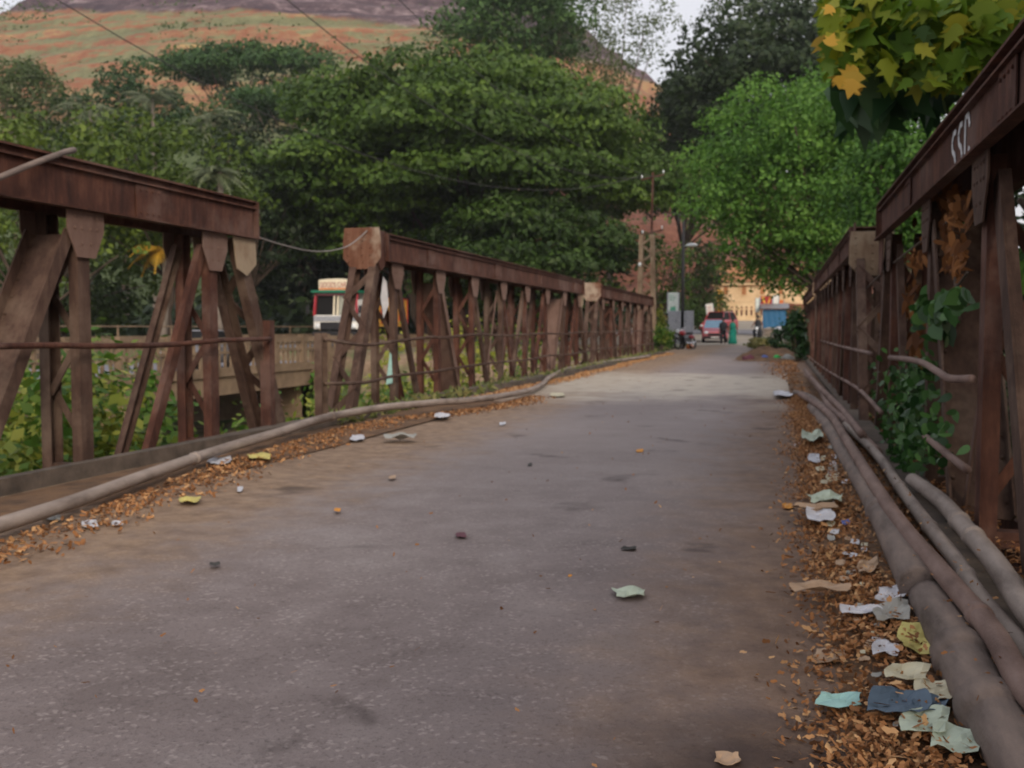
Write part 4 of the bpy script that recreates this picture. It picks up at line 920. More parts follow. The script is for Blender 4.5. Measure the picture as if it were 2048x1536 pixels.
for sx in (-1, 1):
    MB().ball((sx * (hw - .22), -.03, 1.15), .13, sy=.5, n=12, m=8).build('headlight', 'lamp_glass', tk, smooth=True)
    MB().bar((sx * (hw + .05), -.05, 1.9), (sx * (hw + .22), -.2, 1.95), .03, .03).box((sx * (hw + .22) - .08, -.24, 1.8), (sx * (hw + .22) + .08, -.2, 2.2)).build('wing_mirror', 'black_paint', tk)
    for y in (.9, 5.4, 6.5): wheel(tk, 'wheel', sx * (hw - .2), y, .5, .28)
mb = MB().box((-hw, 1.8, 1.15), (hw, 8.2, 1.3))
for sx in (-1, 1):
    mb.box((sx * hw - .03, 1.8, 1.3), (sx * hw + .03, 8.2, 2.75))
mb.box((-hw, 1.8, 1.3), (hw, 1.86, 2.85)).box((-hw, 8.14, 1.3), (hw, 8.2, 2.75)); mb.build('cargo_body', 'yellow_paint', tk)
for sx in (-1, 1):
    mb = MB().box((sx * (hw + .05) - .02, 1.9, 2.7), (sx * (hw + .05) + .02, 8.0, 2.76))
    for k in range(9): mb.box((sx * (hw + .05) - .025, 1.9 + k * .76, 1.3), (sx * (hw + .05) + .025, 2.0 + k * .76, 2.75))
    mb.build('cargo_rib', 'red_paint', tk)
mb = MB().box((-.5, .3, .75), (-.3, 8.1, .98)).box((.3, .3, .75), (.5, 8.1, .98)); mb.build('chassis', 'black_paint', tk)
q = at(672, 660, X=-24.3); place(tk, (-23.3, 50.0, nbz(50) + .01), R(3)); tk.scale = (1.06, 1.06, 1.06)

def motorbike(label, paint):
    root = thing('motorcycle', label, 'motorcycle', (0, 0, 0), 'motorcycles')
    for y in (-.65, .62):
        t = MB(); n = 24
        pts = [(0, y + .27 * math.cos(a), .3 + .27 * math.sin(a)) for a in np.linspace(0, 2 * math.pi, n + 1)]
        t.tube(pts, .045, 7, False); wo = t.build('wheel', 'tyre', root, smooth=True)
        m_ = MB()
        for k in range(8): a = k * math.pi / 4; m_.bar((0, y, .3), (0, y + .23 * math.cos(a), .3 + .23 * math.sin(a)), .012, .012)
        m_.build('rim', 'chrome', wo)
    MB().tube([(0, -.65, .3), (0, -.42, .85), (0, -.38, .95)], .03, 7).build('fork', 'chrome', root)
    MB().tube([(0, -.42, .8), (0, 0, .45), (0, .62, .3)], .035, 7).box((-.13, -.18, .28), (.13, .2, .6)).build('engine', 'black_paint', root, bevel=.02)
    MB().ball((0, -.15, .82), .2, sx=.7, sy=1.4, sz=.7, n=12, m=8).build('fuel_tank', paint, root, smooth=True)
    MB().ball((0, .4, .8), .2, sx=.65, sy=2.0, sz=.35, n=12, m=8).build('seat', 'black_paint', root, smooth=True)
    MB().ball((0, .62, .62), .15, sx=.7, sy=1.7, sz=.7, n=10, m=8).build('rear_cowl', paint, root, smooth=True)
    MB().tube([(-.36, -.28, 1.05), (-.16, -.38, 1.0), (.16, -.38, 1.0), (.36, -.28, 1.05)], .018, 6).build('handlebar', 'chrome', root)
    MB().ball((0, -.52, .9), .1, sy=.8, n=12, m=8).build('headlight', 'lamp_glass', root, smooth=True)
    MB().tube([(.12, -.1, .3), (.14, .3, .28), (.14, .7, .34)], .04, 7).build('exhaust', 'chrome', root)
    return root
def P0(px, py, y): q = A(px, py, y); return (q[0], y, float(land(0, y)) + .02)
m1 = motorbike('black motorcycle parked beside the pale cabinet', 'black_paint'); place(m1, P0(1355, 698, 51.5), R(28))
m2 = motorbike('red and black motorcycle leaning nearest the road by the pale cabinet', 'red_paint'); place(m2, P0(1372, 698, 50.6), R(-30)); m2.rotation_euler.y = R(-9)
m3 = motorbike('dark motorcycle ridden toward the bridge by the rider in dark clothes', 'black_paint'); place(m3, P0(1515, 690, 63.0), R(-6)); m3.location.z += .05

# ================================================================== people
def body(root, joints, edges, radii, mat='skin'):
    me = bpy.data.meshes.new('body'); me.from_pydata(joints, edges, []); me.update()
    o = link('body', me, mat, root)
    sk = o.modifiers.new('skin', 'SKIN'); sk.use_smooth_shade = True
    lay = me.skin_vertices or None
    for i, r_ in enumerate(radii): me.skin_vertices[0].data[i].radius = (r_, r_) if not isinstance(r_, tuple) else r_
    me.skin_vertices[0].data[0].use_root = True
    s_ = o.modifiers.new('sub', 'SUBSURF'); s_.levels = 1; s_.render_levels = 1
    return o
def person(label, pose, H=1.6, group=None):
    """pose: dict of joints in metres for a 1.7 m figure facing -Y"""
    root = thing('person', label, 'person', (0, 0, 0), group)
    J = []; E_ = []; Rr = []
    def add(p, r_, par=None):
        J.append(tuple(v * H / 1.7 for v in p)); Rr.append(r_ * H / 1.7 if not isinstance(r_, tuple) else tuple(v * H / 1.7 for v in r_))
        if par is not None: E_.append((par, len(J) - 1))
        return len(J) - 1
    pel = add(pose['pelvis'], (.15, .11)); px_, py_, pz = pose['pelvis']; lean = pose.get('lean', 0)
    wst = add((px_, py_ - lean * .2, pz + .16), (.125, .09), pel); ch = add((px_, py_ - lean * .6, pz + .36), (.15, .105), wst)
    nk = add((px_, py_ - lean, pz + .52), .055, ch); nk2 = add((px_, py_ - lean - .01, pz + .58), .05, nk)
    h1 = add((px_, py_ - lean - .02, pz + .66), (.075, .085), nk2); h2 = add((px_, py_ - lean - .02, pz + .76), (.07, .08), h1)
    for sx in (-1, 1):
        sh = add((px_ + sx * .17, py_ - lean * .9, pz + .46), .055, ch); el, ha = pose['arm%+d' % sx]
        e_ = add(el, .042, sh); w_ = add(tuple(a + (b_ - a) * .93 for a, b_ in zip(el, ha)), .028, e_)
        d = Vector(ha) - Vector(el); d.normalize(); pm = Vector(ha) + d * .06; pi = add(tuple(pm), (.038, .02), w_)
        for k in range(4): add(tuple(pm + d * (.08 - .01 * abs(k - 1)) + Vector(((k - 1.5) * .02, -.012, 0))), .009, pi)
        add(tuple(pm + Vector((-sx * .03, -.035, 0)) + d * .03), .01, pi)
        hp = add((px_ + sx * .09, py_, pz - .06), .09, pel); kn, an, to = pose['leg%+d' % sx]
        k_ = add(kn, .062, hp); a_ = add(an, .038, k_); add(to, .032, a_)
    body(root, J, E_, Rr)
    s = H / 1.7; hx, hy, hz = px_ * s, (py_ - lean - .02) * s, (pz + .71) * s
    MB().ball((hx, hy + .025 * s, hz + .035 * s), .1 * s, sy=1.05, sz=1.12, n=12, m=8).build('hair', 'hair', root, smooth=True)
    MB().ball((hx, hy - .088 * s, hz - .01 * s), .015 * s, sz=1.5).ball((hx - .03 * s, hy - .078 * s, hz + .02 * s), .009 * s).ball((hx + .03 * s, hy - .078 * s, hz + .02 * s), .009 * s).build('face_features', 'hair', root)
    return root, s
stand = dict(pelvis=(0, 0, .93), lean=.02)
stand['arm-1'] = ((-.24, .02, 1.13), (-.25, -.06, .88)); stand['arm+1'] = ((.25, .02, 1.13), (.29, -.04, .88))
stand['leg-1'] = ((-.1, -.1, .5), (-.1, -.05, .07), (-.1, -.2, .03)); stand['leg+1'] = ((.1, .05, .5), (.1, .2, .1), (.1, .06, .03))
def cloth(root, name, prof, mat, s, n=18, sy=.72, c=(0, 0)):
    mb = MB(); 
    mb.lathe([(r_ * s, z * s) for r_, z in prof], (c[0], c[1], 0), n, 'z', sy)
    # folds
    mb.v = [(x * (1 + .05 * math.sin(9 * math.atan2(y, x))), y * (1 + .05 * math.sin(9 * math.atan2(y, x))), z) for x, y, z in mb.v]
    return mb.build(name, mat, root, smooth=True)
pr1, s = person('woman in a long teal sari walking toward the bridge', stand, 1.55)
cloth(pr1, 'sari_skirt', [(.17, 1.08), (.2, .92), (.24, .5), (.31, .06)], 'teal_cloth', s)
cloth(pr1, 'sari_top', [(.07, 1.5), (.16, 1.42), (.21, 1.3), (.185, 1.12), (.19, 1.02)], 'teal_cloth', s)
MB().prism([(-.2 * s, -.14 * s, 1.4 * s), (-.1 * s, -.17 * s, 1.44 * s), (.22 * s, -.16 * s, .95 * s), (.27 * s, -.1 * s, .55 * s), (.16 * s, -.17 * s, .85 * s)], (0, .02, 0)).build('sari_drape', 'teal_cloth', pr1)
place(pr1, P0(1465, 690, 62.0), R(8))
pr2, s = person('person in dark trousers and dark top walking beside the teal sari', stand, 1.58)
cloth(pr2, 'shirt', [(.07, 1.5), (.17, 1.43), (.22, 1.3), (.2, 1.1), (.22, .8)], 'dark_cloth', s)
for sx in (-1, 1):
    q = stand['leg%+d' % sx]; MB().tube([(sx * .09 * s, 0, .92 * s), tuple(v * s for v in q[0]), (q[1][0] * s, q[1][1] * s, q[1][2] * s + .03)], [.11 * s, .088 * s, .07 * s], 10).build('trouser_leg', 'dark_cloth', pr2, smooth=True)
    a = stand['arm%+d' % sx]; MB().tube([(sx * .17 * s, 0, 1.4 * s), tuple(v * s for v in a[0])], [.07 * s, .058 * s], 9).build('sleeve', 'dark_cloth', pr2, smooth=True)
place(pr2, P0(1446, 690, 62.4), R(-10))
ride = dict(pelvis=(0, .25, .93), lean=.1)
ride['arm-1'] = ((-.3, 0, 1.16), (-.33, -.24, 1.06)); ride['arm+1'] = ((.3, 0, 1.16), (.33, -.24, 1.06))
ride['leg-1'] = ((-.22, -.15, .78), (-.2, .0, .36), (-.2, -.14, .32)); ride['leg+1'] = ((.22, -.15, .78), (.2, .0, .36), (.2, -.14, .32))
pr3, s = person('rider in dark clothes sitting on a dark motorcycle by the blue stall', ride, 1.65)
cloth(pr3, 'shirt', [(.07, 1.5), (.17, 1.43), (.22, 1.3), (.2, 1.1), (.21, .9)], 'dark_cloth', s, c=(0, .17))
for sx in (-1, 1):
    q = ride['leg%+d' % sx]; MB().tube([(sx * .09 * s, .25 * s, .88 * s), tuple(v * s for v in q[0]), tuple(v * s for v in q[1])], [.11 * s, .088 * s, .06 * s], 10).build('trouser_leg', 'dark_cloth', pr3, smooth=True)
pr3.location = m3.location; pr3.rotation_euler = m3.rotation_euler

# ================================================================== poles, cabinets, signs, stall, compound
lx, ly = A(1293, 640, 48)[0], 48
lp_ = thing('lattice_pole', 'tall brown steel lattice power pole at the far end of the left trusses', 'pole', (lx, ly, 0))
mb = MB(); Hh = A(1293, 345, 48)[2]; hs = A(1293, 470, 48)[2]
def hw_(z): return .37 - .11 * min(1, z / hs)
for sx in (-1, 1):
    for sy in (-1, 1): mb.bar((lx + sx * hw_(0), ly + sy * .2, 0), (lx + sx * hw_(hs), ly + sy * .14, hs), .2, .1)
z = .2; sg = 1
while z < hs - .3:
    for sy in (-.21, .21): mb.bar((lx - sg * hw_(z), ly + sy, z), (lx + sg * hw_(z + .4), ly + sy, z + .4), .05, .05)
    z += .4; sg = -sg
mb.build('lattice_shaft', 'rust_pale', lp_)
MB().bar((lx + .2, ly, hs - 1.2), (lx + .25, ly, Hh), .1, .1).build('mast', 'rust', lp_)
mb = MB()
for zz, ln in ((Hh - .25, .55), (hs + .1, .5)): mb.bar((lx + .25 - ln, ly - .06, zz - .1), (lx + .25 + ln, ly - .06, zz + .12), .07, .07)
mb.build('cross_arm', 'rust', lp_)
for zz, ln in ((Hh - .2, .55), (hs + .15, .5)):
    for sx in (-1, 1): MB().lathe([(.015, 0), (.045, .03), (.03, .06), (.045, .09), (.025, .13), (.012, .16)], (lx + .25 + sx * ln * .92, ly - .06, zz + sx * .1 + .02), 10).build('insulator', 'lamp_glass', lp_)
for dx, dz in ((-.3, 4.1), (.05, 2.5)): MB().ball((lx + dx, ly - .26, dz), .08, sz=1.3).build('insulator', 'lamp_glass', lp_)
ex, ey = A(1365, 640, 54)[0], 54
ep = thing('street_pole', 'dark slim street pole with arched lamp arm standing in the pale cabinet', 'pole', (ex, ey, 0))
zt = A(1365, 430, 54)[2]
MB().tube([(ex, ey, 0), (ex, ey, zt)], [.1, .07], 10).build('shaft', 'cable', ep, smooth=True)
MB().tube([(ex + .03, ey, zt - .3), (ex - .25, ey, zt + .05), (ex - .7, ey, zt + .15)], .04, 7).tube([(ex - .25, ey, zt + .05), (ex - .3, ey, zt - .9)], .03, 7).build('lamp_arm', 'cable', ep, smooth=True)
MB().ball((ex + .45, ey, A(1385, 490, 54)[2]), .16, sx=2.0, sz=.6, n=12, m=8).bar((ex, ey, A(1385, 492, 54)[2]), (ex + .4, ey, A(1385, 490, 54)[2]), .04, .04).build('lamp_head', 'lamp_glass', ep, smooth=True)
z0_, z1_ = A(1360, 668, 54)[2], A(1360, 622, 54)[2]
for k, (px, wdt, lab, rz_) in enumerate(((1354, .44, 'pale bluish electrical cabinet left of the dark street pole', 0), (1374, .34, 'narrow pale electrical cabinet right of the dark street pole', 0))):
    cx = A(px, 640, 53.7)[0]; r0 = thing('electrical_cabinet', lab, 'cabinet', (cx, 53.7, 0), 'pale electrical cabinets')
    MB().box((cx - wdt, 53.4, z0_ - .2), (cx + wdt, 53.85, z1_)).build('housing', 'pale_box', r0, bevel=.02)
    MB().box((cx - wdt + .05, 53.375, z0_ - .1), (cx - .01, 53.397, z1_ - .08)).build('door', 'pale_box', r0)
    MB().box((cx + .01, 53.375, z0_ - .1), (cx + wdt - .05, 53.397, z1_ - .08)).build('door', 'pale_box', r0)
    MB().box((cx - .04, 53.35, (z0_ + z1_) / 2), (cx - .02, 53.374, (z0_ + z1_) / 2 + .12)).build('handle', 'black_paint', r0)
    mb = MB()
    for a in (-1, 1): mb.box((cx + a * (wdt - .08) - .03, 53.5, -.05), (cx + a * (wdt - .08) + .03, 53.56, z0_ - .201))
    mb.build('leg', 'cable', r0)
def board(label, px0, px1, py0, py1, y, mat, tilt=0, legs=True, name='signboard', deco=None, zg=None):
    a = A(px0, py1, y); b_ = A(px1, py0, y); cx = (a[0] + b_[0]) / 2; g0 = float(land(0, y)); r0 = thing(name, label, 'sign', (cx, y, g0), None)
    cz = (a[2] + b_[2]) / 2; T = Matrix.Translation((cx, y, cz)) @ Matrix.Rotation(R(tilt), 4, 'Y') @ Matrix.Translation((-cx, -y, -cz))
    def fin(o):
        o.data.transform(Matrix.Translation(-ORG[o]) @ T @ Matrix.Translation(ORG[o])); return o
    pn = fin(MB().box((a[0], y - .03, a[2]), (b_[0], y + .03, b_[2])).build('panel', mat, r0))
    mb = MB(); f_ = .05
    for q in (((a[0], a[2]), (b_[0], a[2])), ((a[0], b_[2]), (b_[0], b_[2])), ((a[0], a[2]), (a[0], b_[2])), ((b_[0], a[2]), (b_[0], b_[2]))): mb.bar((q[0][0], y - .02, q[0][1]), (q[1][0], y - .02, q[1][1]), .06, .05)
    fin(mb.build('frame', 'pale_box', pn))
    if deco: fin(deco(a, b_, y).build('painting', deco.mat, pn))
    mb = MB()
    if legs:
        for x in (a[0] + .06, b_[0] - .06): mb.box((x - .035, y + .032, g0 - .1), (x + .035, y + .09, cz))
        mb.build('leg', 'cable', r0)
    return r0
def d1(a, b_, y):
    mb = MB(); w_ = b_[0] - a[0]; h = b_[2] - a[2]
    mb.prism([(a[0] + w_ * u, y - .034, a[2] + h * v) for u, v in ((.2, .12), (.75, .1), (.7, .3), (.55, .36), (.45, .28), (.3, .33))], (0, .003, 0))
    for v in (.82, .72, .62): mb.box((a[0] + w_ * .15, y - .034, a[2] + h * v), (a[0] + w_ * (.6 + .1 * math.sin(v * 20)), y - .031, a[2] + h * v + .035))
    return mb
d1.mat = 'sign_green'
board('tall pale hoarding with a green mark left of the dark street pole', 1335, 1358, 585, 626, 57, 'sign_white', deco=d1)
def d2(a, b_, y):
    mb = MB(); w_ = b_[0] - a[0]; h = b_[2] - a[2]
    for k in range(5): mb.box((a[0] + w_ * .18, y - .034, a[2] + h * (.2 + .14 * k)), (a[0] + w_ * (.75 - .07 * (k % 2)), y - .031, a[2] + h * (.2 + .14 * k) + .06))
    return mb
d2.mat = 'red_pale'
board('leaning white signboard with red lines behind the red cars', 1413, 1428, 607, 640, 92, 'white_paint', tilt=-8, deco=d2)
# stall
sy_ = 78; g0 = float(land(0, sy_)) + .05
x0, x1 = A(1526, 640, sy_)[0], A(1572, 640, sy_)[0]
st = thing('market_stall', 'roadside stall hung with blue sheeting beside the bright green tree', 'stall', ((x0 + x1) / 2, sy_, g0))
zt_, zm = A(1540, 619, sy_)[2], A(1540, 655, sy_)[2]
mb = MB()
for x in (x0, x1):
    for y in (sy_, sy_ + 2): mb.box((x - .04, y - .04, g0 - .1), (x + .04, y + .04, zt_ + .1))
mb.build('post', 'bark_grey', st)
n = 14; mb = MB(); vs = []
for k in range(n + 1):
    for j in range(5): vs.append((x0 - .03 + (x1 - x0 + .06) * k / n, sy_ - .07 + .03 * math.sin(k * 1.9 + j), zm + (zt_ - zm) * j / 4 - (.04 * math.sin(k * 1.1) if j == 0 else 0)))
mb.add(vs, [(k * 5 + j, k * 5 + j + 1, (k + 1) * 5 + j + 1, (k + 1) * 5 + j) for k in range(n) for j in range(4)]); mb.build('sheeting', 'blue_tarp', st, smooth=True)
mb = MB(); mb.prism([(x0 - .2, sy_ - .4, zt_ + .05), (x0 - .2, sy_ + 2.3, zt_ + .45), (x0 - .2, sy_ + 2.3, zt_ + .5), (x0 - .2, sy_ - .4, zt_ + .1)], (x1 - x0 + .4, 0, 0)); mb.build('roof', 'grey_paint', st)
MB().box((x0 + .1, sy_ + .1, g0), (x1 - .1, sy_ + .7, zm - .1)).build('counter', 'concrete', st)
def d3(a, b_, y):
    mb = MB(); w_ = b_[0] - a[0]; h = b_[2] - a[2]
    mb.prism([(a[0] + w_ * u, y - .034, a[2] + h * v) for u, v in ((.1, .95), (.35, .95), (.4, .6), (.55, .3), (.75, .9), (.9, .9), (.75, .5), (.5, .12), (.3, .5))], (0, .003, 0)); return mb
d3.mat = 'yellow_paint'
board('dark red poster board with yellow strokes above the blue stall', 1520, 1545, 592, 619, 80.6, 'sign_red', deco=d3)
board('white shop board edge left of the dark red poster', 1511, 1519, 596, 624, 80.4, 'sign_white')
board('white shop board right of the dark red poster', 1546, 1558, 590, 616, 80.8, 'white_paint')
board('orange board hanging at the right of the white shop board', 1556, 1568, 600, 616, 81.4, 'orange_paint')
# tan compound: house and columned front wall
yb = 122.0; a = A(1428, 640, yb); b2 = A(1640, 640, yb); g1 = 1.9
hs_ = thing('house', 'cream-tan two-storey house behind the columned wall under the bright tree', 'house', ((a[0] + b2[0]) / 2, yb, g1))
X0, X1 = a[0], b2[0]; zr = A(1500, 566, yb)[2]
MB().box((X0, yb, g1 - 1), (X1, yb + 10, zr)).box((X0 - .3, yb - .5, zr - .25), (X1 + .3, yb + 10.3, zr + .15)).box((X0 - .05, yb - .06, (g1 + zr) / 2), (X1, yb, (g1 + zr) / 2 + .25)).build('wall', 'wall_tan', hs_)
mb = MB().prism([(X0 - .5, yb - .8, zr + .16), (X0 - .5, yb + 5, zr + 2.2), (X0 - .5, yb + 10.8, zr + .16)], (X1 - X0 + 1, 0, 0)); mb.build('roof', 'roof_tile', hs_)
k = 0; x = X0 + .9
while x < X1 - 1.2:
    for zz in (g1 + .9, (g1 + zr) / 2 + .75):
        wn = MB().box((x - .06, yb - .07, zz - .06), (x + .96, yb - .02, zz + 1.26)).build('window', 'wall_tan', hs_)
        MB().box((x + .2, yb - .09, zz + .1), (x + .7, yb - .071, zz + 1.1)).build('pane', 'roof_tile', wn)
    x += 2.1
wy = 115.5; wa, wb = A(1446, 640, wy)[0], A(1530, 640, wy)[0]; zt2, zb2 = A(1480, 604, wy)[2], A(1480, 640, wy)[2]
cw = thing('compound_wall', 'sunlit tan compound wall with a row of arched openings', 'wall', ((wa + wb) / 2, wy, zb2))
mb = MB().box((wa, wy, zb2 - .6), (wb, wy + .25, zb2 + .5)).box((wa, wy, zt2 - .5), (wb, wy + .25, zt2)).box((wa - .05, wy - .08, zt2), (wb + .05, wy + .33, zt2 + .12)).box((wa, wy - .05, (zb2 + zt2) / 2 + .15), (wb, wy + .24, (zb2 + zt2) / 2 + .3))
nc = 9
for k in range(nc): x = wa + (wb - wa - .3) * k / (nc - 1); mb.box((x, wy + .01, zb2 + .5), (x + .3, wy + .24, zt2 - .5))
mb.build('masonry', 'wall_tan', cw)
wy2 = 113; a, b2 = A(1390, 650, wy2)[0], A(1450, 650, wy2)[0]
low = MB().box((a - 14, wy2, 1.2), (A(1640, 650, wy2)[0], wy2 + .3, A(1450, 636, wy2)[2])); tag(low.build('low_wall', 'wall_tan'), 'low beige wall running along the far side of the main road', 'wall')
tag(MB().prism([(A(1430, 598, 117)[0], 117, A(1430, 600, 117)[2]), (A(1447, 598, 117)[0], 117, A(1447, 600, 117)[2]), (A(1444, 578, 117)[0], 117, A(1444, 580, 117)[2]), (A(1434, 578, 117)[0], 117, A(1434, 580, 117)[2])], (0, .5, 0)).box((A(1438, 600, 117)[0] - .1, 117.1, 1.9), (A(1438, 600, 117)[0] + .1, 117.4, A(1438, 600, 117)[2])).build('lantern_kiosk', 'yellow_paint'), 'orange-yellow board on a post at the left end of the tan wall', 'sign')
# overhead wires to the lattice pole
top = Vector((lx + .25, ly, Hh - .1))
for k, (px, sag, lab) in enumerate(((-500, 3.2, 'leftmost black overhead wire crossing the hillside'), (120, 2.4, 'middle black overhead wire crossing the hillside'), (420, 1.8, 'rightmost black overhead wire crossing the hillside'))):
    a0 = Vector(at(px, -420, y=15 + k * 3)); e_ = top + Vector(((k - 1) * .5, 0, -.1 * k))
    pts = [a0.lerp(e_, t) - Vector((0, 0, 4 * sag * t * (1 - t))) for t in np.linspace(0, 1, 24)]
    tag(MB().tube(pts, .014, 5).build('overhead_wire', 'cable'), lab, 'wire', 'overhead wires')
# ================================================================== litter
CRUMB = [(-.5, .05), (-.32, .34), (.0, .28), (.22, .42), (.5, .08), (.36, -.2), (.08, -.22), (-.12, -.45), (-.34, -.2)]
def flakes(name, label, n, xf, y0, y1, size, zoff, mat='litter', pw=1.6, tm=(.45, .27), fy=None):
    y = y0 + (y1 - y0) * rng.uniform(0, 1, n) ** pw; x = xf(y); z = zoff(x, y) + rng.uniform(0, .025, n)
    kp = (wob(x, y, .11, 1) + .6 * wob(x, y, .3, 4) + rng.normal(0, .45, n)) > -.75
    x, y, z = x[kp], y[kp], z[kp]; n = len(x); P = np.stack([x, y, z], 1)
    o = leaves(name, P, np.tile([0, 0, 1.], (n, 1)), size, mat, None, np.clip(rng.normal(*tm, n), 0, 1), aspect=.6, jit=.6, shape=CRUMB)
    return tag(o, label, 'leaf litter', kind='stuff')
def bankz(x, y): return .03 + .05 * np.sin(np.clip((x - .16) / .64, 0, 1) * math.pi) ** .7
def xr(y):
    c = .30 + .0 * y; return c + rng.normal(0, .105, len(y)) + .05 * wob(y * 0, y, .35) - .02
flakes('leaf_litter', 'dry brown leaves heaped between the road and the thick right pipe', 24000, xr, 1.6, 16, .024, bankz, pw=1.5)
flakes('leaf_litter', 'dry brown leaves caught around and behind the right pipes', 6000, lambda y: rng.uniform(.62, 1.15, len(y)), 2.0, 14, .034, lambda x, y: .05 + 0 * x, pw=1.4, tm=(.3, .25))
flakes('leaf_litter', 'dry brown leaves along the left pipe', 9000, lambda y: np.interp(y, [p[1] for p in lp], [p[0] for p in lp]) + .04 + .5 * rng.beta(1.0, 1.9, len(y)) * (1 + .35 * wob(y, y, .6)), -1, 15, .036, lambda x, y: .03 + 0 * x, pw=1.1)
flakes('leaf_litter', 'larger curled dead leaves strewn over the right leaf litter', 420, lambda y: .3 + rng.normal(0, .14, len(y)), 1.7, 12, .036, lambda x, y: bankz(x, y) + .02, pw=1.3, tm=(.6, .3))
flakes('leaf_litter', 'straw-coloured dust and leaves along the far left kerb', 6000, lambda y: -4.42 + .45 * rng.beta(1, 2, len(y)) - .1 + .15 * wob(y, y, 2), 14, 42, .05, lambda x, y: .03 + 0 * x, pw=1.0, tm=(.75, .2))
flakes('leaf_litter', 'stray brown leaf crumbs scattered over the road', 420, lambda y: rng.uniform(-3.9, .2, len(y)), 1.8, 24, .022, lambda x, y: .026 + 0 * x, pw=1.7)
flakes('leaf_litter', 'rubbly crumbs at the far right road edge before the heap', 2600, lambda y: .42 - 1.2 * rng.beta(1, 3.2, len(y)) * ss(14, 30, y) + rng.normal(0, .06, len(y)), 12, 44, .06, lambda x, y: .035 + 0 * x, pw=1.0, tm=(.4, .25))
for nm, c in (('paper_white', (.52, .53, .58)), ('paper_cream', (.5, .47, .34)), ('paper_green', (.4, .47, .38)), ('bag_blue', (.07, .11, .16)), ('bag_bright_blue', (.06, .12, .4)), ('bag_green', (.02, .4, .08)), ('leaf_tan', (.38, .26, .17)), ('leaf_yellow', (.5, .44, .14)), ('leaf_orange', (.6, .25, .02)), ('bag_teal', (.3, .52, .5)), ('bag_maroon', (.12, .03, .05)), ('bag_grey', (.3, .3, .28)), ('dark_bit', (.03, .028, .025))):
    plain(nm, c, .7)
def scrap(px, py, w_px, h_px, mat, label, name='paper_scrap', cat='litter', crumple=.25, group='scraps of rubbish on the road edges', z=.035, rot=None, lobes=None):
    c = at(px, py, z=z); e1 = at(px + w_px / 2, py, z=z); e0 = at(px - w_px / 2, py, z=z); f0 = at(px, py + h_px / 2, z=z); f1 = at(px, py - h_px / 2, z=z)
    U = Vector(e1 - e0); V_ = Vector(f1 - f0); q_ = random.uniform(-.25, .25); U, V_ = U + V_ * q_, V_ - U * q_ * .3; n = 7; vs = []; sz = min(U.length, V_.length); k1, k2 = random.uniform(0, 6), random.uniform(0, 6)
    for i in range(n):
        for j in range(n):
            u, v = i / (n - 1) - .5, j / (n - 1) - .5
            r_ = math.hypot(u, v) * 2; a = math.atan2(v, u); k = 1 - .1 * math.sin(2 * a + k1) - .08 * math.sin(3 * a + k2) - .12 * (math.sin(2 * a) ** 2)
            hgt = -.003 + crumple * sz * (.35 + .35 * math.sin(u * 7 + k1) * math.cos(v * 6 + k2)) + .25 * crumple * sz * random.random() + (.5 * crumple * sz * (r_ ** 2 if r_ < 1 else 1))
            p = Vector(c) + U * u * k + V_ * v * k; vs.append((p.x, p.y, z + hgt))
    fs = [(i * n + j, (i + 1) * n + j, (i + 1) * n + j + 1, i * n + j + 1) for i in range(n - 1) for j in range(n - 1)]
    o = MB().add(vs, fs).build(name, mat, smooth=False)
    s_ = o.modifiers.new('thick', 'SOLIDIFY'); s_.thickness = .0015
    return tag(o, label, cat, 'tiny scraps in the leaf litter' if name == 'scrap' else group)
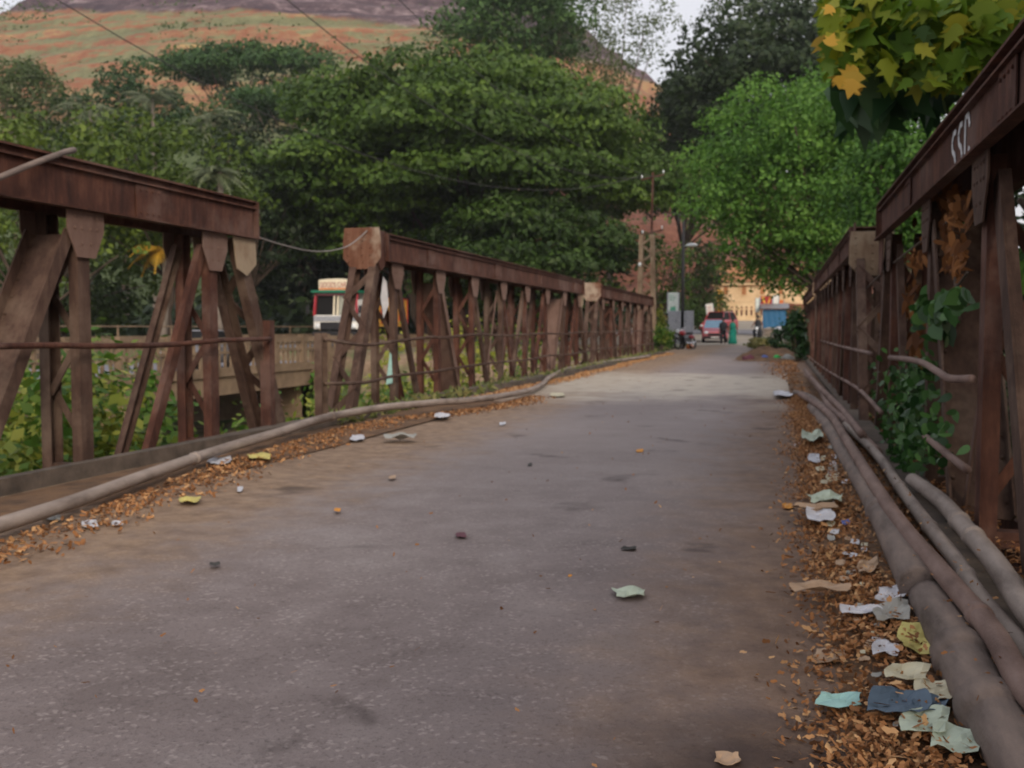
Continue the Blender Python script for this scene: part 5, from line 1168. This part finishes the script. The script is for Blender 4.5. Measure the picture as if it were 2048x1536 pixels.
SCR = [
 (1678, 1411, 88, 22, 'bag_teal', 'flattened white wrapper with teal edge lying out on the road at lower right', 'wrapper'),
 (1795, 1417, 105, 44, 'bag_blue', 'dark blue plastic bag crumpled among the lower right papers', 'plastic_bag'),
 (1860, 1418, 70, 24, 'bag_blue', 'dull blue strip of plastic between the cream papers', 'plastic_strip'),
 (1868, 1388, 70, 36, 'paper_cream', 'torn beige card leaning by the thick pipe above the blue bag', 'paper_scrap'),
 (1850, 1452, 86, 44, 'paper_green', 'pale cream folded paper below the dark blue bag', 'paper_scrap'),
 (1908, 1490, 90, 42, 'paper_green', 'pale greenish crumpled paper nearest the lower right corner', 'paper_scrap'),
 (1840, 1285, 74, 54, 'leaf_yellow', 'big pale yellow curled leaf resting by the thick pipe', 'curled_leaf'),
 (1815, 1355, 80, 26, 'paper_cream', 'cream and green torn wrapper among the brown leaves', 'wrapper'),
 (1770, 1302, 46, 24, 'paper_white', 'small translucent white plastic scrap left of the yellow leaf', 'plastic_scrap'),
 (1782, 1196, 56, 22, 'paper_white', 'bright white paper upper one of the pair by the broken pipe joint', 'paper_scrap'),
 (1720, 1227, 70, 14, 'paper_white', 'narrow bright white paper lower left of its brighter twin', 'paper_scrap'),
 (1785, 1232, 62, 36, 'bag_grey', 'grey-green crumpled sack scrap below the white papers', 'sack_scrap'),
 (1660, 1320, 60, 22, 'leaf_tan', 'double-lobed tan dry leaf on the road edge', 'dry_leaf'),
 (1640, 1182, 100, 14, 'leaf_tan', 'long ragged tan leaf strip lying across the litter edge', 'dry_leaf'),
 (1735, 1140, 36, 22, 'leaf_tan', 'tan curled leaf above the white papers', 'dry_leaf'),
 (1650, 1006, 66, 14, 'paper_green', 'pale cream long paper farther up the right edge', 'paper_scrap'),
 (1632, 1023, 78, 10, 'leaf_tan', 'tan cardboard strip below the long cream paper', 'card_scrap'),
 (1640, 1038, 50, 22, 'paper_white', 'white crumpled paper below the cardboard strip', 'paper_scrap'),
 (1692, 1044, 18, 12, 'bag_bright_blue', 'tiny blue wrapper beside the white crumpled paper', 'wrapper'),
 (1575, 1013, 24, 10, 'leaf_orange', 'orange fallen leaf on the right road edge', 'fallen_leaf'),
 (1665, 955, 26, 16, 'paper_cream', 'cream paper by the thick pipe at mid distance', 'paper_scrap'),
 (1628, 917, 26, 16, 'paper_white', 'white scrap in the litter at mid distance on the right', 'paper_scrap'),
 (1625, 882, 36, 16, 'paper_green', 'greyish paper bunch farther along the right litter', 'paper_scrap'),
 (1594, 890, 12, 8, 'paper_white', 'small white scrap on the asphalt side of the right litter', 'paper_scrap'),
 (1668, 912, 10, 12, 'paper_white', 'tiny white scrap against the thick pipe', 'paper_scrap'),
 (1565, 795, 40, 10, 'paper_white', 'thin white litter at the near end of the far pipe tangle', 'paper_scrap'),
 (1455, 1524, 56, 24, 'leaf_tan', 'pale curled leaf at the bottom edge of the picture', 'dry_leaf'),
 (1480, 1580, 60, 20, 'leaf_tan', 'dry leaf just below the picture edge', 'dry_leaf'),
 (1830, 1500, 80, 24, 'leaf_tan', 'pinkish brown curled leaf beneath the greenish paper', 'dry_leaf'),
 (1258, 1193, 66, 18, 'paper_green', 'grey-green flattened wrapper lying alone on the open road', 'wrapper'),
 (1258, 1100, 32, 6, 'dark_bit', 'short dark stick on the road above the flattened wrapper', 'stick'),
 (430, 1128, 20, 7, 'dark_bit', 'small dark stone on the left half of the road', 'stone'),
 (922, 1070, 20, 10, 'bag_maroon', 'small reddish wrapper in the middle of the road', 'wrapper'),
 (1060, 929, 9, 6, 'dark_bit', 'tiny dark pebble on the middle of the road', 'stone'),
 (1140, 1150, 8, 4, 'leaf_orange', 'tiny orange leaf in the road middle', 'fallen_leaf'),
 (1420, 1262, 12, 7, 'leaf_orange', 'small orange leaf on the right half of the road', 'fallen_leaf'),
 (1590, 1290, 14, 8, 'leaf_orange', 'small orange leaf beside the double-lobed tan leaf', 'fallen_leaf'),
 (440, 929, 46, 14, 'paper_white', 'white plastic scrap by the left pipe', 'plastic_scrap'),
 (520, 920, 44, 12, 'leaf_yellow', 'yellow and white wrapper by the left pipe', 'wrapper'),
 (380, 1005, 44, 10, 'leaf_yellow', 'pale yellow leaf on the left road edge', 'fallen_leaf'),
 (180, 1052, 34, 14, 'paper_white', 'white crumpled paper near the left end of the left pipe', 'paper_scrap'),
 (235, 1046, 22, 10, 'paper_white', 'small white paper right of the crumpled one on the left', 'paper_scrap'),
 (105, 1040, 36, 12, 'bag_grey', 'grey paper against the left pipe', 'paper_scrap'),
 (480, 978, 12, 10, 'paper_white', 'small white scrap on the left half of the road', 'paper_scrap'),
 (715, 877, 30, 10, 'paper_white', 'bright white scrap on the left road edge beyond the gap', 'paper_scrap'),
 (885, 836, 34, 8, 'paper_white', 'flat white scrap beside the middle left truss', 'paper_scrap'),
 (800, 880, 60, 6, 'bag_grey', 'long thin pale scrap on the road by the left edge', 'paper_scrap'),
 (1005, 848, 12, 6, 'paper_white', 'tiny white scrap on the far road surface', 'paper_scrap'),
 (1115, 792, 30, 7, 'paper_cream', 'cream scrap by the bend of the left pipe', 'paper_scrap'),
 (675, 1020, 14, 6, 'leaf_orange', 'tiny orange leaf on the left half of the road', 'fallen_leaf'),
 (785, 955, 14, 6, 'leaf_tan', 'tan leaf near the dark smear on the road', 'fallen_leaf'),
 (1280, 902, 14, 6, 'leaf_orange', 'orange leaf near the road middle at mid distance', 'fallen_leaf'),
]
for k in range(60):
    py = 860 + 620 * rng.uniform() ** 1.2; px = 1600 + (py - 850) * .32 + rng.uniform(-20, 60)
    SCR.append((px, py, 10 + 12 * rng.uniform(), 6 + 6 * rng.uniform(), ['paper_white', 'paper_cream', 'leaf_tan', 'bag_grey'][k % 4], 'tiny pale scrap lost among the brown leaves on the right', 'scrap'))
for s_ in SCR:
    px, py, w_, h_, mt, lab, nm = s_
    if px > 1600 and w_ > 30: w_ *= 1.12; h_ *= 1.2
    scrap(px, py, w_, h_, mt, lab, nm, 'litter', .2 if w_ > 30 else .1, z=.085 if px > 1620 and py < 1500 and 'road' not in lab else (.06 if 'teal' in lab else .03))
# rubbish heap at the far right of the road
root = thing('rubbish_heap', 'heap of earth and rotten rubbish at the far right of the road', 'rubbish heap', (-.5, 37, 0))
mb = MB(); n = 26; vs = []
for i in range(n):
    for j in range(n):
        u, v = i / (n - 1) * 2 - 1, j / (n - 1) * 2 - 1
        x, y = -.35 + 1.15 * u, 38 + 5.5 * v
        vs.append((x, y, .02 + .42 * max(0, 1 - u * u) ** 1.2 * max(0, 1 - v * v) ** 1.2 * (.65 + .5 * float(wob(x, y, .35))) + .03 * float(wob(x, y, .1))))
mb.add(vs, [(i * n + j, (i + 1) * n + j, (i + 1) * n + j + 1, i * n + j + 1) for i in range(n - 1) for j in range(n - 1)]); mb.build('earth', 'soil', root, smooth=True)
for (px, py, y, r_, mt, lab, nm) in ((1498, 722, 33.5, .2, 'bag_maroon', 'maroon rubbish bag at the left end of the far heap', 'rubbish_bag'), (1529, 720, 34.5, .15, 'bag_bright_blue', 'bright blue bag standing on the far heap', 'rubbish_bag'),
        (1554, 719, 34, .14, 'bag_green', 'vivid green bag on the far heap', 'rubbish_bag'), (1539, 731, 33.0, .11, 'leaf_orange', 'small orange bag in front of the far heap', 'rubbish_bag'), (1575, 722, 33.8, .2, 'bag_grey', 'grey bag at the right end of the far heap', 'rubbish_bag'), (1515, 731, 32.6, .12, 'dark_bit', 'black bag low in front of the far heap', 'rubbish_bag'),
        (1562, 668, 60, .42, 'paper_white', 'white sack hanging in the bushes beside the blue stall', 'sack'), (1380, 694, 52, .16, 'orange_paint', 'orange bag on the ground by the parked motorcycles', 'bag'), (1585, 650, 62, .3, 'paper_white', 'pale cloth over the bush right of the blue stall', 'cloth')):
    c = A(px, py, y); o = MB(); o.ball((c[0], y, c[2] + r_ * .1), r_, sx=1.1, sy=.9, sz=.9, n=14, m=10)
    o.v = [(x + .18 * r_ * math.sin(y * 31 + z * 23), y + .15 * r_ * math.sin(x * 29), z + .15 * r_ * math.sin(x * 27 + y * 19)) for x, y, z in o.v]
    tag(o.build(nm, mt, smooth=True), lab, 'rubbish', 'bags of rubbish' if nm == 'rubbish_bag' else None)
# white rag in the far left lattice post, white sheet between bars
tag(MB().add([(-5.07, 12.35, 1.78), (-5.03, 12.38, 1.7), (-5.02, 12.42, 1.4), (-5.08, 12.38, 1.22), (-5.11, 12.36, 1.5)], [(0, 1, 2, 3, 4)]).build('rag', 'paper_white'), 'white rag caught behind the plate-ended lattice post', 'rag')
tag(MB().add([(-5.0, 12.4, .78), (-4.985, 12.42, .74), (-4.98, 12.44, .36), (-5.06, 12.4, .34)], [(0, 1, 2, 3)]).build('rag', 'bag_teal'), 'pale green rag hanging low behind the lattice post', 'rag')

flakes('leaf_litter', 'leaf crumbs lying on top of the right pipes', 260, lambda y: np.interp(y, [2, 5, 11], [.62, .58, .5]) + rng.normal(0, .09, len(y)), 2.0, 11, .018, lambda x, y: .19 + rng.uniform(-.05, .03, len(x)), pw=1.3)
# ------------------------------------------------------------------ the air
m = bpy.data.materials.new('air'); m.use_nodes = True; nt = m.node_tree; nt.nodes.clear()
o_ = nt.nodes.new('ShaderNodeOutputMaterial'); v_ = nt.nodes.new('ShaderNodeVolumePrincipled')
v_.inputs['Color'].default_value = (.9, .93, 1, 1); v_.inputs['Density'].default_value = HAZE; v_.inputs['Anisotropy'].default_value = .2
nt.links.new(v_.outputs[0], o_.inputs['Volume']); MATS['air'] = m
hz_ = MB().box((-705, -105, -9), (405, 705, 125)).build('haze', 'air'); tag(hz_, 'thin pale evening haze in the air around the bridge', 'haze', kind='stuff')
